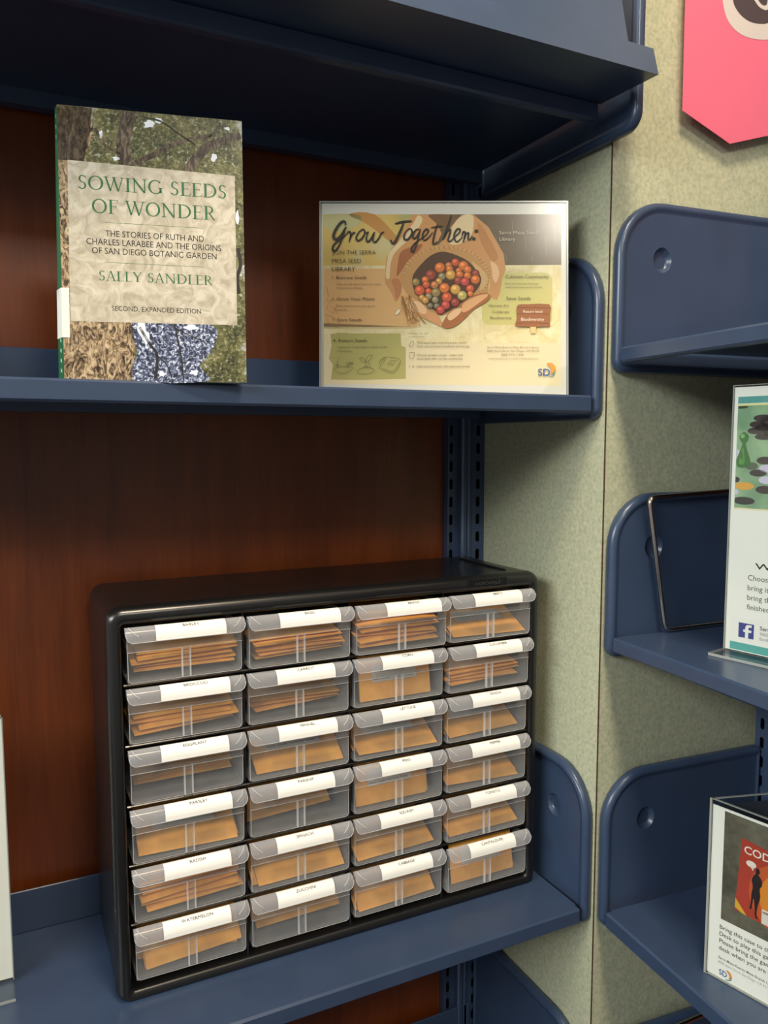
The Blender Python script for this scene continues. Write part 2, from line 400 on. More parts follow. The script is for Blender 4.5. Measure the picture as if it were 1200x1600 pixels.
def shelf(side, z, label, df=.0015, lip=.0195, display=False, rail=True):
    k = bay_mb_flip(side)
    t = thing('display_shelf' if display else 'metal_shelf', label, 'shelf', (0, 0, z), bay_rot(side), 'blue steel shelves')
    a, b = .0185, SPAN-.0185; X = sorted((a*k, b*k))
    mb = MB(); mb.box(X[0], X[1], df, df+.013, -lip, 0, M_blue, .0022)
    mb.box(X[0], X[1], df+.010, .249, -.0030, -.0002, M_blue)
    mb.box(X[0], X[1], .2350, .249, -lip, -.0028, M_blue)
    mb.build('shelf_tray', t)
    if rail:
        mb = MB(); mb.box(X[0], X[1], .2470, .2496, -.0001, .050, M_blue, .0008); mb.build('back_rail', t)
    if display:
        for sb, inw in ((.0012, 1), (SPAN-.0012, -1)): bracket(side, t, sb, inw, -.048, .249, -.042, .25, .03, .020, (.10, .17))
        mb = MB(); x0, x1 = sorted((.0150*k, (SPAN-.015)*k))
        prof = [(-.0735, .0250), (-.0815, -.0035), (.004, -.0006), (.004, .0014), (-.074, .0020), (-.0665, .0245), (-.0690, .0265)]
        mb.loft([[(x, d, zz) for d, zz in prof] for x in (x0, x1)], M_blue, True, (True, True), False)
        mb.build('display_lip', t)
        mb = MB(); x0, x1 = sorted((.0420*k, (SPAN-.042)*k)); prof = [(-.0680, .0225), (-.010, .262), (-.0085, .2617), (-.0665, .0220)]
        mb.loft([[(x, d, zz) for d, zz in prof] for x in (x0, x1)], M_blue, True, (True, True), False)
        mb.build('display_panel', t)
    else:
        for sb, inw in ((.0012, 1), (SPAN-.0012, -1)): bracket(side, t, sb, inw)
    return t
ZM, ZL, ZU = .0528, -.5622, .3730
shelf('L', ZU, 'blue sloping display shelf above the book', display=True)
shelf('L', ZM, 'blue metal shelf holding the book and the seed library poster')
shelf('L', ZL, 'blue metal shelf carrying the black drawer cabinet')
shelf('L', -.9010, 'blue metal shelf underneath the drawer cabinet shelf, mostly hidden')
R1, R2_, R3, R4 = .1058, -.2259, -.5605, -.9010
shelf('R', R1, 'empty blue metal shelf below the pink pennant', .0024, .0170)
shelf('R', R2_, 'blue metal shelf with the wire bookend and the game table sign', .0024, .0170)
shelf('R', R3, 'blue metal shelf with the three sided game case sign', .0024, .0200)
shelf('R', R4, 'blue metal shelf at bottom right under the three sided sign', .0024)

# ------------------------------------------------------------------ drawer cabinet
KX, KY, KYAW = -.5442, .0756, R(-.1591)
KW, KH, KD = .5140, .4029, .1560
U0, U1, V0, VP = .0160, .4977, .0188, .0616
cab = thing('drawer_cabinet', 'black plastic cabinet of twenty four clear seed drawers', 'drawer cabinet', (KX, KY, ZL), KYAW)
CABM = Matrix.Translation((KX, KY, ZL)) @ Matrix.Rotation(KYAW, 4, 'Z')
mb = MB()
def kring(i, y, r=.016): return [(x, y, z) for x, z in rrect(i, KW-i, i*.25, KH-i, (max(.010-i*.5, .002),)*2+(max(r-i, .002),)*2, 7)]
rings = [kring(.003, KD), kring(.0005, KD-.003), kring(.0015, KD*.5), kring(.0005, .014)]
for a in range(0, 91, 15): rings.append(kring(.0085*(1-cos(R(a))), .0125-.0125*sin(R(a))))
rings.append(kring(.0110, .0000))
lft, rgt, top, bot = U0-.0012, KW-U1-.0012, V0-.0018, .0100
def kin(y, e=0.0): return [(x, y, z) for x, z in rrect(lft-e, KW-rgt+e, bot-e, KH-top+e, .004, 7)]
rings += [kin(.0006, .002), kin(.0025, .0004), kin(.006), kin(.148)]
mb.loft(rings, M_black, True, (True, True))
mb.build('housing', cab)
mb = MB(); cw = (U1-U0)/4
for r in range(1, 6):
    zc = KH-V0-VP*r+.0020; mb.box(U0-.001, U1+.001, .0030, .148, zc-.0014, zc+.0014, M_black2, .0009)
for c in range(1, 4):
    xc = U0+cw*c; mb.box(xc-.0011, xc+.0011, .0060, .148, bot, KH-top, M_black2, .0006)
mb.build('drawer_dividers', cab)
mb = MB(); mb.box(KW-.0375, KW-.0330, .030, .135, KH-.0016, KH+.0004, M_slot)  # raised dark strip painted as the shade of a stacking groove
mb.build('groove_shade_strip', cab)
# maker's plate moulded into the top of the bezel, black on black
mb = MB(); px0 = .4080
mb.box(px0, px0+.0520, -.0004, .004, KH-.0125, KH-.0042, M_black2)
for q in ((px0-.001, px0+.053, KH-.0042, KH-.0036), (px0-.001, px0+.053, KH-.0130, KH-.0124), (px0-.001, px0-.0002, KH-.013, KH-.0036), (px0+.0522, px0+.053, KH-.013, KH-.0036)):
    mb.box(q[0], q[1], -.0012, .004, q[2], q[3], M_black)
pg = Page(mb, lambda u, v, h: (px0+u*1e-3, -.0009, KH-.0125+v*1e-3)); pg.text('AKRO-MILS', 26, 2.2, 3.8, mat('raised_black', srgb(52, 52, 52), .3), width=36, align='C', bold=.01)
mb.build('maker_plate', cab)

DW, DH = cw-.0030, .0560
LIP = [(.0006, .0560), (-.0026, .0558), (-.0054, .0547), (-.0076, .0526), (-.0090, .0498), (-.0097, .0468), (-.0100, .0424)]
def lip_at(t):
    """point on the handle curve, t from 0 (top) to 1 (bottom)"""
    t = max(0, min(1, t))*(len(LIP)-1); i = min(int(t), len(LIP)-2); f = t-i
    return (LIP[i][0]*(1-f)+LIP[i+1][0]*f, LIP[i][1]*(1-f)+LIP[i+1][1]*f)
def drawer_body():
    m = MB(); w, t = DW, .0011; e = .0022
    m.box(e, w-e, .0, t, .0004, .0555, M_frost, .0004)                          # front wall
    m.box(e, w-e, t, .1350, .0004, .0004+t, M_frost)                            # bottom
    m.box(e, e+t, t, .1350, .0015, .0500, M_frost); m.box(w-e-t, w-e, t, .1350, .0015, .0500, M_frost)
    m.box(e, w-e, .1350, .1350+t, .0004, .0500, M_frost)
    m.box(e-.0006, w-e+.0006, -.0012, 0, .0312, .0555, M_frost, .0004)          # thicker upper band of the front
    m.tube([(e-.0004, -.0010, .0312), (w-e+.0004, -.0010, .0312)], .0003, M_bead, 6)
    pts = [(e+.0002, -.0002, .031), (e+.0002, -.0002, .004), (e+.003, -.0002, .0006), (w-e-.003, -.0002, .0006), (w-e-.0002, -.0002, .004), (w-e-.0002, -.0002, .031)]
    m.tube(pts, .00026, M_bead, 6)
    for dx in (-.0040, .0040): m.box(w/2+dx-.0006, w/2+dx+.0006, -.0009, .0025, .0010, .0312, M_bead)
    m.box(w/2-.0034, w/2+.0034, -.0003, 0, .0010, .0312, M_frost)
    # handle
    nx = 10; rows = []; N = 13
    for i in range(N):
        y, z = lip_at(i/(N-1)); ins = 0.0
        if i > 7: q = (i-7)/(N-1-7); ins = .0055*(1-math.sqrt(max(0, 1-q*q)))
        rows.append([(.0+ins+(w-2*ins)*j/nx, y, z) for j in range(nx+1)])
    th = .0012
    inner = [[(x, y+th, z-th*.6) for x, y, z in r] for r in rows]
    m.loft(rows, M_lip, False, (False, False)); m.loft(inner, M_lip, False, (False, False))
    for x0 in (0.0, w):
        prof = [(x0, r[0][1], r[0][2]) for r in rows[:9]]; m.add(prof+[(x0, .0, rows[8][0][2])], [list(range(10))], M_lip)
    edge = [rows[i][0] for i in range(7, N)]+rows[-1][1:-1]+[rows[i][-1] for i in range(N-1, 6, -1)]
    m.tube(edge, .00036, M_bead, 6)
    for sx, fx in ((1, 0), (-1, w)):
        pts = [(fx+sx*(.0035+.0085*q*q), lip_at(.08+.68*q)[0]-.0004, lip_at(.08+.68*q)[1]+.0003) for q in (0, .2, .4, .6, .8, 1)]
        m.tube(pts, .0004, M_bead, 6)
    return m
NAMES = [['BARLEY', 'BROCCOLI', 'EGGPLANT', 'PARSLEY', 'RADISH', 'WATERMELON'], ['BASIL', 'CARROT', 'FENNEL', 'PARSNIP', 'SPINACH', 'ZUCCHINI'],
         ['BEANS', 'CORN', 'LETTUCE', 'PEAS', 'SQUASH', 'CABBAGE'], ['BEETS', 'CUCUMBER', 'ONION', 'PEPPER', 'TOMATO', 'CANTALOUPE']]
PULL = {'BARLEY': .002, 'BASIL': .005, 'BEANS': .007, 'BEETS': .005, 'CANTALOUPE': .004, 'CUCUMBER': .003, 'TOMATO': .001}
#       (sticker left, right) as shares of the drawer width, tilt in mm, reach of the lower edge
STK = {'BARLEY': (.24, .83, .3), 'BROCCOLI': (.27, .86, .2), 'EGGPLANT': (.26, .84, .6), 'PARSLEY': (.28, .86, .0), 'RADISH': (.26, .84, .2), 'WATERMELON': (.24, .83, .1),
       'BASIL': (.28, .86, .2), 'CARROT': (.26, .82, .5), 'FENNEL': (.27, .84, .3), 'PARSNIP': (.25, .81, .5), 'SPINACH': (.24, .79, .2), 'ZUCCHINI': (.24, .80, .3),
       'BEANS': (.30, .89, .1), 'CORN': (.28, .84, .6), 'LETTUCE': (.28, .85, .2), 'PEAS': (.27, .83, .4), 'SQUASH': (.26, .84, .3), 'CABBAGE': (.27, .84, .2),
       'BEETS': (.26, .83, .0), 'CUCUMBER': (.29, .85, .3), 'ONION': (.27, .85, .2), 'PEPPER': (.27, .86, .3), 'TOMATO': (.25, .82, .3), 'CANTALOUPE': (.24, .80, .4)}
def sticker(word, parent):
    a, b, tl = STK[word]; m = MB(); n = 24; w = DW
    def P(u, t, h): y, z = lip_at(t); y2, z2 = lip_at(min(1, t+.05)); ny, nz = (z2-z), -(y2-y); l = math.hypot(ny, nz) or 1; return (u, y+ny/l*h, z-(-nz/l*h) if False else z+nz/l*h)
    x0, x1 = a*w, b*w; t0, t1 = .035+.03*tl, 1.0
    P2 = lambda u, t, h: (lambda q: (q[0], q[1]-.00035-h, q[2]+.00030+h*.5))((u,)+lip_at(t))
    rows = [[P2(x, t0+(t1-t0)*i/n+tl*.03*(x-x0)/(x1-x0)*(1-i/n), 0) for x in (x0, x0+(x1-x0)*.33, x0+(x1-x0)*.66, x1)] for i in range(n+1)]
    m.loft(rows, M_paper, False, (False, False))
    arc = .0182
    pg = Page(m, lambda u, v, h: P2(x0+(x1-x0)*.5+u*1e-3, t0+(t1-t0)*.40-v*1e-3/arc, .00045))
    wd = {'I': .4}
    pg.text(word, 0, 0, 3.4, M_ink, align='C')
    return m.build('paper_label', parent, recalc=False)

base_drawer = drawer_body()
proto_mesh = None; DR = {}
for c in range(4):
    for r in range(6):
        word = NAMES[c][r]
        if proto_mesh is None: d = base_drawer.build('drawer', cab); proto_mesh = d.data
        else: d = bpy.data.objects.new('drawer', proto_mesh); COL.objects.link(d); d.parent = cab
        x = U0+cw*c+.0015; z = KH-V0-VP*r-.0008-DH; y = .0016-PULL.get(word, 0.0)
        d.location = (x, y, z); d['label'] = 'clear drawer with the paper label reading %s' % word
        sticker(word, d); DR[word] = (x, y, z)

# ------------------------------------------------------------------ seed envelopes in the drawers
EW, EH = .1010, .0600
def envelope_mesh(puff, seed):
    rnd = random.Random(seed); nx, ny = 8, 5; top = []; bt = []
    b1, b2 = rnd.uniform(-.0006, .0006), rnd.uniform(0, .0008)
    for j in range(ny+1):
        for i in range(nx+1):
            u, v = i/nx, j/ny; h = puff*(sin(pi*u)*sin(pi*v))**.6 + .0003
            wv = b1*sin(2*pi*u)+b2*sin(pi*u*1.5)*(1-v)*.4
            top.append((u*EW, v*EH, h+wv*.3+.0004)); bt.append((u*EW, v*EH, wv*.3))
    m = MB(); n = len(top); fs = []; st = nx+1
    for j in range(ny):
        for i in range(nx):
            q = [j*st+i, j*st+i+1, (j+1)*st+i+1, (j+1)*st+i]; fs.append(q); fs.append([n+k for k in q[::-1]])
    rim = [i for i in range(nx+1)]+[j*st+nx for j in range(1, ny+1)]+[ny*st+i for i in range(nx-1, -1, -1)]+[j*st for j in range(ny-1, 0, -1)]
    for a, b in zip(rim, rim[1:]+rim[:1]): fs.append([a, b, n+b, n+a])
    m.add(top+bt, fs, M_kraft)
    # glued flap along the far edge
    m.add([(.003, EH-.001, .0009+puff*.3), (EW-.003, EH-.001, .0009+puff*.3), (EW-.014, EH-.016, .0011+puff*.85), (.014, EH-.016, .0011+puff*.85)], [(0, 1, 2, 3)], M_kraft)
    return m
ENV = {w: None for col in NAMES for w in col}
# word: (mode, count, pitch, thickness, depth of the front edge, x shift, roll)
ENV.update({'BARLEY': ('flat', 5, 13, .0042, .010, .004, 0), 'BROCCOLI': ('flat', 4, 10, .0046, .006, .002, 0), 'EGGPLANT': ('flat', 2, 6, .0044, .030, .0, 0), 'PARSLEY': ('tilt', 3, 30, .0030, .006, .002, 2), 'RADISH': ('flat', 7, 9, .0052, .006, .004, 0), 'WATERMELON': ('tilt', 4, 50, .0026, .012, .004, 8),
 'BASIL': ('flat', 6, 7, .0036, .012, .006, 0), 'CARROT': ('flat', 3, 8, .0046, .018, .006, 0), 'FENNEL': ('tilt', 2, 34, .0030, .010, .006, 0), 'PARSNIP': ('tilt', 1, 40, .0030, .034, -.004, 4), 'SPINACH': ('tilt', 3, 36, .0030, .006, .000, 2), 'ZUCCHINI': ('tilt', 2, 44, .0030, .028, .006, 4),
 'BEANS': ('flat', 6, 9, .0056, .008, .004, 0), 'CORN': ('up', 2, 82, .0034, .010, .006, 0), 'LETTUCE': ('tilt', 3, 26, .0030, .006, .003, 2), 'PEAS': ('up', 2, 80, .0034, .012, .006, 0), 'SQUASH': ('tilt', 4, 26, .0032, .006, .002, 2), 'CABBAGE': ('tilt', 2, 42, .0030, .006, -.004, 3),
 'BEETS': ('tilt', 3, 24, .0036, .008, .006, 2), 'CUCUMBER': ('flat', 5, 8, .0040, .012, .004, 0), 'ONION': ('tilt', 2, 28, .0034, .010, .000, 3), 'PEPPER': ('tilt', 4, 24, .0030, .008, .002, 4), 'TOMATO': ('tilt', 3, 28, .0030, .008, .0, 2), 'CANTALOUPE': ('up', 1, 80, .0030, .012, .006, 0)})
SLIP = {'BARLEY', 'CORN', 'FENNEL', 'LETTUCE', 'PEAS', 'PARSLEY', 'BEETS', 'ONION', 'CANTALOUPE', 'BASIL'}
TXT = {'CORN': ['Bloody Butcher', 'Baker Creek Heirloom Seeds'], 'PEAS': ['', 'Baker Creek Heirloom Seeds'], 'FENNEL': ['', 'Baker Creek Heirloom Seeds']}
ORD = ['topmost', 'second from top', 'third from top', 'fourth from top', 'fifth from top', 'sixth from top', 'seventh from top']
meshes = {}
def env_mesh(puff, k):
    key = (round(puff, 4), k)
    if key not in meshes:
        o = envelope_mesh(puff, k*17+3).build('seed_envelope'); meshes[key] = o.data; bpy.data.objects.remove(o)
    return meshes[key]
rnd = random.Random(21)
for col in NAMES:
    for word in col:
        mode, n, pitch, th, yf, xs, roll = ENV[word]; dx, dy, dz = DR[word]; p = R(pitch)
        z0 = .0021; xc = dx+DW/2+xs*.6
        for i in range(n):                       # i = 0 lies lowest
            puff = th-.0014 if mode == 'flat' else .0012
            me = env_mesh(puff, i % 4)
            o = bpy.data.objects.new('seed_envelope', me); COL.objects.link(o)
            if mode == 'flat':
                yaw = R(rnd.uniform(-4.5, 4.5)); yy = dy+yf+rnd.uniform(0, .006)+(.0 if i < n-1 else .004); zz = dz+z0+.0040+i*th/cos(p); jx = rnd.uniform(-.0035, .0035)
                rz = yaw; rr = (R(rnd.uniform(-2.6, -.4)) if i == 0 else rr+R(rnd.uniform(-.7, .7)))
                zz += abs(sin(rr))*EW*.5
            else:
                yaw = R(rnd.uniform(-roll, roll)); yy = dy+yf+(n-1-i)*.0030/max(sin(p), .3); zz = dz+z0+abs(sin(yaw))*EW*.42*sin(p)+.0004; jx = rnd.uniform(-.003, .003)
                rz = 0.0
            Mx = Matrix.Translation((xc+jx, yy, zz))
            if mode == 'flat': Mx = Mx @ Matrix.Rotation(p, 4, 'X') @ Matrix.Rotation(rr, 4, 'Y') @ Matrix.Translation((0, EH/2, 0)) @ Matrix.Rotation(rz, 4, 'Z') @ Matrix.Translation((-EW/2, -EH/2, 0))
            else: Mx = Mx @ Matrix.Rotation(p, 4, 'X') @ Matrix.Translation((0, EH/2, 0)) @ Matrix.Rotation(yaw, 4, 'Z') @ Matrix.Translation((-EW/2, -EH/2, 0))
            if mode == 'up': Mx = Mx @ Matrix.Diagonal((.90, .925, 1, 1))
            o.matrix_world = CABM @ Mx
            k = n-1-i
            if mode == 'flat' or n == 1: lab = 'tan seed envelope in the drawer labelled %s, %s' % (word, ORD[k] if n > 1 else 'the only one in view')
            else: lab = 'tan seed envelope leaning in the drawer labelled %s, %s' % (word, ['at the front', 'second from the front', 'third from the front', 'at the back'][k] if n > 2 else ('in front', 'behind')[k])
            tag(o, lab, 'envelope', 'tan seed envelopes in the clear drawers')
            if k == 0 and word in SLIP:
                m = MB(); h = puff+.0013; v0 = 26 if mode != 'up' else 22
                m.add([(.017, v0*1e-3, h), (EW-.020, v0*1e-3, h), (EW-.020, v0*1e-3+.020, h), (.017, v0*1e-3+.020, h)], [(0, 1, 2, 3)], M_slip)
                pg = Page(m, lambda u, v, hh: (u*1e-3, v*1e-3, h+.00015))
                ls = TXT.get(word)
                if ls:
                    if ls[0]: pg.text(ls[0], 47, v0+12, 3.2, M_dark, align='C', width=36)
                    pg.text(ls[1], 47, v0+3, 2.9, M_dark, align='C', width=56)
                m.build('name_slip', o, recalc=False)
            if k == 0 and word == 'PEAS':
                m = MB(); m.box(.040, .052, EH-.004, EH+.0045, .0016, .0020, M_tab); m.build('yellow_tab', o)

# ------------------------------------------------------------------ paperback book
BW, BH, BT = .1524, .2286, .0100
book = thing('book', 'paperback book with a tree photo cover and green title', 'book', (-.5760, .0197, ZM+.0002), R(-12.9))
book.rotation_euler = (R(-2.83), 0, R(-12.9))
M_spine = mat('green_spine', srgb(34, 92, 58), .45)
def bx8(m, fr, bk, mt):       # front quad, back quad
    m.add(fr+bk, [(0, 1, 2, 3), (7, 6, 5, 4), (0, 4, 5, 1), (1, 5, 6, 2), (2, 6, 7, 3), (3, 7, 4, 0)], mt)
sk = lambda z: -.0060+.0028*z/BH
def bq(x0, x1, t, z0=0.0, z1=BH): return [(x0+sk(z0)*t/BT, t, z0), (x1+sk(z0)*t/BT, t, z0), (x1+sk(z1)*t/BT, t, z1), (x0+sk(z1)*t/BT, t, z1)]
m = MB(); bx8(m, bq(.0012, BW-.0012, .0005, .0004, BH-.0006), bq(.0012, BW-.0012, BT-.0005, .0004, BH-.0006), mat('page_block', srgb(226, 220, 204), .7)); m.build('pages', book)
m = MB(); bx8(m, bq(0, BW, BT-.0004), bq(0, BW, BT), M_spine); m.build('back_cover', book)
m = MB(); bx8(m, [(-.0001, 0, 0), (.0006, 0, 0), (.0006, 0, BH), (-.0001, 0, BH)], [(sk(0)-.0001, BT, 0), (sk(0)+.0006, BT, 0), (sk(BH)+.0006, BT, BH), (sk(BH)-.0001, BT, BH)], M_spine)
for i in range(26):
    z = .006+i*.0085
    if .033 < z < .080: continue
    m.add([(sk(z)*.30-.0003, BT*.30, z), (sk(z)*.55-.0003, BT*.55, z+.001), (sk(z)*.55-.0003, BT*.55, z+.004), (sk(z)*.30-.0003, BT*.30, z+.003)], [(0, 1, 2, 3)], flat(150, 185, 150))
m.build('spine', book)
m = MB(); m.add([(sk(.035)-.0006, BT, .0355), (-.0006, -.0003, .0355), (-.0006, -.0003, .0770), (sk(.077)-.0006, BT, .0770)], [(0, 1, 2, 3)], M_card)
m.add([(-.0006, -.0004, .0355), (.0055, -.0004, .0355), (.0058, -.0004, .0770), (-.0006, -.0004, .0770)], [(0, 1, 2, 3)], M_card); m.build('spine_sticker', book, recalc=False)
def _leaf(nt, b):
    v = coords(nt); n = noise(nt, v, 330, 5, .68, .6); n2 = noise(nt, v, 55, 4, .6)
    c = ramp(nt, n, [(.36, srgb(20, 22, 14)), (.45, srgb(52, 54, 32)), (.53, srgb(94, 94, 56)), (.60, srgb(140, 140, 104)), (.66, srgb(206, 212, 212))])
    c = mixc(nt, .42, c, ramp(nt, n2, [(.38, srgb(30, 32, 20)), (.50, srgb(88, 88, 48)), (.60, srgb(128, 124, 78)), (.68, srgb(206, 210, 208))]))
    nt.links.new(c, b.inputs['Base Color'])
def _bark(nt, b):
    v = coords(nt, (1, 1, .55)); n = noise(nt, v, 210, 5, .66, 1.8)
    nt.links.new(ramp(nt, n, [(.36, srgb(26, 20, 14)), (.45, srgb(92, 74, 54)), (.54, srgb(156, 134, 104)), (.66, srgb(190, 172, 142))]), b.inputs['Base Color'])
def _bark2(nt, b):
    v = coords(nt, (1, 1, .4)); n = noise(nt, v, 150, 5, .62, 2.0)
    nt.links.new(ramp(nt, n, [(.36, srgb(26, 20, 16)), (.5, srgb(72, 60, 48)), (.64, srgb(118, 102, 86))]), b.inputs['Base Color'])
def _sky(nt, b):
    v = coords(nt); n = noise(nt, v, 330, 5, .74, .7); n4 = noise(nt, v, 60, 3, .5)
    nt.links.new(ramp(nt, n, [(.38, srgb(22, 25, 34)), (.48, srgb(54, 60, 84)), (.54, srgb(112, 122, 156)), (.60, srgb(206, 214, 228))]), b.inputs['Base Color'])
def _pan(nt, b):
    v = coords(nt); n = noise(nt, v, 70, 5, .6, 1.6)
    nt.links.new(ramp(nt, n, [(.36, srgb(158, 150, 132)), (.5, srgb(178, 170, 152)), (.64, srgb(194, 188, 172))]), b.inputs['Base Color'])
M_leaf = mat('print_leaves', (0, 0, 0, 1), .38, .4, build=_leaf); M_bark = mat('print_bark', (0, 0, 0, 1), .38, .4, build=_bark); M_bark2 = mat('print_dark_bark', (0, 0, 0, 1), .38, .4, build=_bark2)
M_sky = mat('print_sky_leaves', (0, 0, 0, 1), .38, .4, build=_sky); M_pan = mat('print_cream_panel', (0, 0, 0, 1), .40, .4, build=_pan)
m = MB(); bx8(m, bq(0, BW, 0), bq(0, BW, .0004), M_leaf); pg = Page(m, step=5e-5)
pg.poly(smoothpoly([(0, 228), (27, 228), (29, 205), (22, 190), (24, 120), (30, 60), (56, 50), (58, 30), (55, .6), (20, .3), (0, .3)], 1), M_bark)
pg.poly([(0, 228.3), (28, 228.3), (25, 200), (20, 183), (0, 183)], M_bark2)
pg.poly(smoothpoly([(57, 50), (122, 50), (124, 30), (112, 14), (118, .6), (56, .6), (60, 25)], 4), M_sky)
pg.nxt()
brd = M_bark2
pg.ribbon([(54, 183), (52, 200), (55, 215), (57, 228)], 11, brd); pg.ribbon([(60, 184), (78, 194), (95, 204), (110, 210), (126, 214)], lambda t: 5-2.5*t, brd)
pg.ribbon([(104, 180), (112, 192), (122, 203), (136, 210), (151, 216)], lambda t: 9-3*t, brd); pg.ribbon([(30, 212), (36, 200), (44, 194), (50, 192)], 2.4, brd)
pg.ribbon([(70, 224), (84, 222), (100, 212), (112, 205)], 1.6, flat(52, 50, 36)); pg.ribbon([(118, 208), (128, 216), (134, 226)], 2, brd)
DK = flat(38, 36, 34)
pg.ribbon([(62, 46), (70, 32), (76, 22), (74, 2)], 2.4, DK); pg.ribbon([(91, 50), (95, 30), (97, 14), (98, 1)], 1.3, DK); pg.ribbon([(92, 46), (104, 40), (114, 36)], 1.0, DK)
pg.ribbon([(147, 118), (149, 104), (146, 92), (147, 78)], 3.0, DK); pg.ribbon([(76, 22), (84, 14), (88, 3)], 1.1, DK)
def blob(u, v, a, b_, mt): pg.poly([(u+a*cos(2*pi*i/13)*random.uniform(.5, 1.15), v+b_*sin(2*pi*i/13)*random.uniform(.5, 1.15)) for i in range(13)], mt)
for (u, v, a, b_) in ((74, 219, 6, 4.5), (82, 223, 4, 3), (64, 46, 4, 9), (68, 37, 4, 7), (106, 47, 7, 3), (140, 221, 3, 2), (128, 195, 3, 4), (34, 207, 2, 4), (107, 8, 4, 3), (80, 6, 3, 3), (147, 145, 1.6, 7), (46, 188, 3, 2)):
    blob(u, v, a, b_, flat(214, 220, 228))
pg.nxt(); pg.poly([(7.2, 183.6), (145.4, 180.7), (145.1, 50.3), (6.0, 49.3)], M_pan)
pg.nxt(); GR = flat(44, 98, 62, .45)
serif_word(pg, 'SOWING SEEDS', 14.6, 138.2, 160.3, 11.6, GR); serif_word(pg, 'OF WONDER', 25.6, 127.6, 141.0, 11.8, GR)
pg.rect(36, 133.4, 117.9, 133.7, GR); pg.rect(35.2, 99.8, 117.4, 100.1, GR)
pg.text('THE STORIES OF RUTH AND', 36.0, 121.8, 5.2, M_dark, 81.8); pg.text('CHARLES LARABEE AND THE ORIGINS', 20.6, 114.5, 5.2, M_dark, 111.8); pg.text('OF SAN DIEGO BOTANIC GARDEN', 24.8, 107.1, 5.2, M_dark, 103.6)
serif_word(pg, 'SALLY SANDLER', 29.5, 124.0, 84.5, 8.2, GR); pg.text('SECOND, EXPANDED EDITION', 39.8, 59.3, 4.2, M_dark, 74.2)
m.build('front_cover', book, recalc=False)

# ------------------------------------------------------------------ seed library poster in an acrylic frame
PW, PH = .2815, .2195
post = thing('framed_poster', 'cream seed library poster with cupped hands in clear frame', 'poster', (-.2999, .1339, ZM+.0001), R(-26.18))
post.rotation_euler = (R(-5.45), 0, R(-26.18))
HS = ((0.727804159, 1.8327e-05, -363.318370792), (-0.000519785, -0.728316806, 450.08806733), (1.468e-06, 4.609e-06, 1.0))   # layout units -> mm on the sheet
def L(x, y):
    w_ = HS[2][0]*x+HS[2][1]*y+1.0
    return ((HS[0][0]*x+HS[0][1]*y+HS[0][2])/w_, (HS[1][0]*x+HS[1][1]*y+HS[1][2])/w_)
def A(x, y): return L(495+x/6, 315+y/6)
def B(x, y): return L(590+x/6, 315+y/6)
def D(x, y): return L(690+x/6, 415+y/6)
U_ = .7279
m = MB(); m.box(0, PW, .0028, .0052, .0, PH, mat('acrylic_back', srgb(190, 192, 188), .3)); m.box(0, PW, -.0022, -.0004, 0, PH, M_acry_hazy)
for q in ((0, .0016), (PW-.0016, PW)): m.box(q[0], q[1], -.0024, .0054, 0, PH, M_edge)
m.box(.0016, PW-.0016, -.0024, .0054, PH-.0014, PH, M_edge)
# torn tape at the lower right corner
m.add([(PW-.030, -.0026, .002), (PW+.001, -.0026, .002), (PW+.001, -.0030, .034), (PW-.012, -.0028, .030)], [(0, 1, 2, 3)], M_acry)
m.build('acrylic_holder', post)
m = MB(); m.box(.0018, PW-.0018, .0002, .0026, .0005, PH-.0016, M_card); pg = Page(m, step=1.2e-5, z0=-.0002)
def _cream(nt, b):
    v = coords(nt); n = noise(nt, v, 45, 5, .6, 1.0)
    nt.links.new(ramp(nt, n, [(.35, srgb(214, 198, 146)), (.5, srgb(228, 214, 168)), (.65, srgb(236, 226, 190))]), b.inputs['Base Color'])
def _gold(nt, b):
    v = coords(nt); n = noise(nt, v, 16, 2, .5, .4)
    nt.links.new(ramp(nt, n, [(.32, srgb(176, 172, 112)), (.45, srgb(204, 176, 100)), (.6, srgb(216, 188, 112)), (.72, srgb(206, 196, 150))]), b.inputs['Base Color'])
M_cream = mat('print_crumpled_cream', (0, 0, 0, 1), .5, .3, build=_cream); M_gold = mat('print_gold', (0, 0, 0, 1), .5, .3, build=_gold)
def bpoly(pts, mt, T=L, sm=False): pg.poly(smoothpoly([T(*p) for p in pts], 4) if sm else [T(*p) for p in pts], mt)
bpoly([(504, 335), (877, 335), (877, 603), (506, 600)], M_cream); pg.nxt()
bpoly([(504, 335), (660, 335), (660, 415), (505, 415)], M_gold); bpoly([(660, 335), (877, 335), (877, 414), (660, 415)], flat(104, 88, 68))
bpoly([(506, 536), (877, 536), (877, 603), (506, 600)], flat(228, 214, 178)); pg.nxt()
bpoly([(545, 335), (585, 335), (622, 372), (636, 395), (612, 380), (576, 352)], flat(192, 140, 76), sm=True); bpoly([(510, 336), (560, 336), (560, 352), (530, 362), (508, 356)], flat(188, 184, 136), sm=True)
for x, y, l in ((760, 350, 20), (775, 372, 26), (800, 345, 24), (820, 362, 30), (838, 342, 22), (852, 370, 28), (866, 350, 30), (790, 396, 12), (830, 398, 10)):  # pale strokes: scratches with their glare painted into the sheet
    pg.ribbon([L(x, y), L(x+2, y+l)], .5, flat(146, 132, 110), False)
bpoly([(506, 420), (652, 420), (652, 511), (506, 511)], flat(224, 180, 124)); bpoly([(506, 505), (656, 511), (640, 514), (506, 514)], flat(206, 186, 140)); pg.nxt()
bpoly([(516, 522), (530, 520), (560, 521), (626, 521), (627, 540), (634, 543), (634, 592), (560, 594), (517, 593), (520, 570), (514, 560), (518, 540)], flat(180, 174, 106))
pg.poly([L(x, y) for x, y in rrect(753, 863, 426, 508, 12, 5)], flat(206, 198, 128))
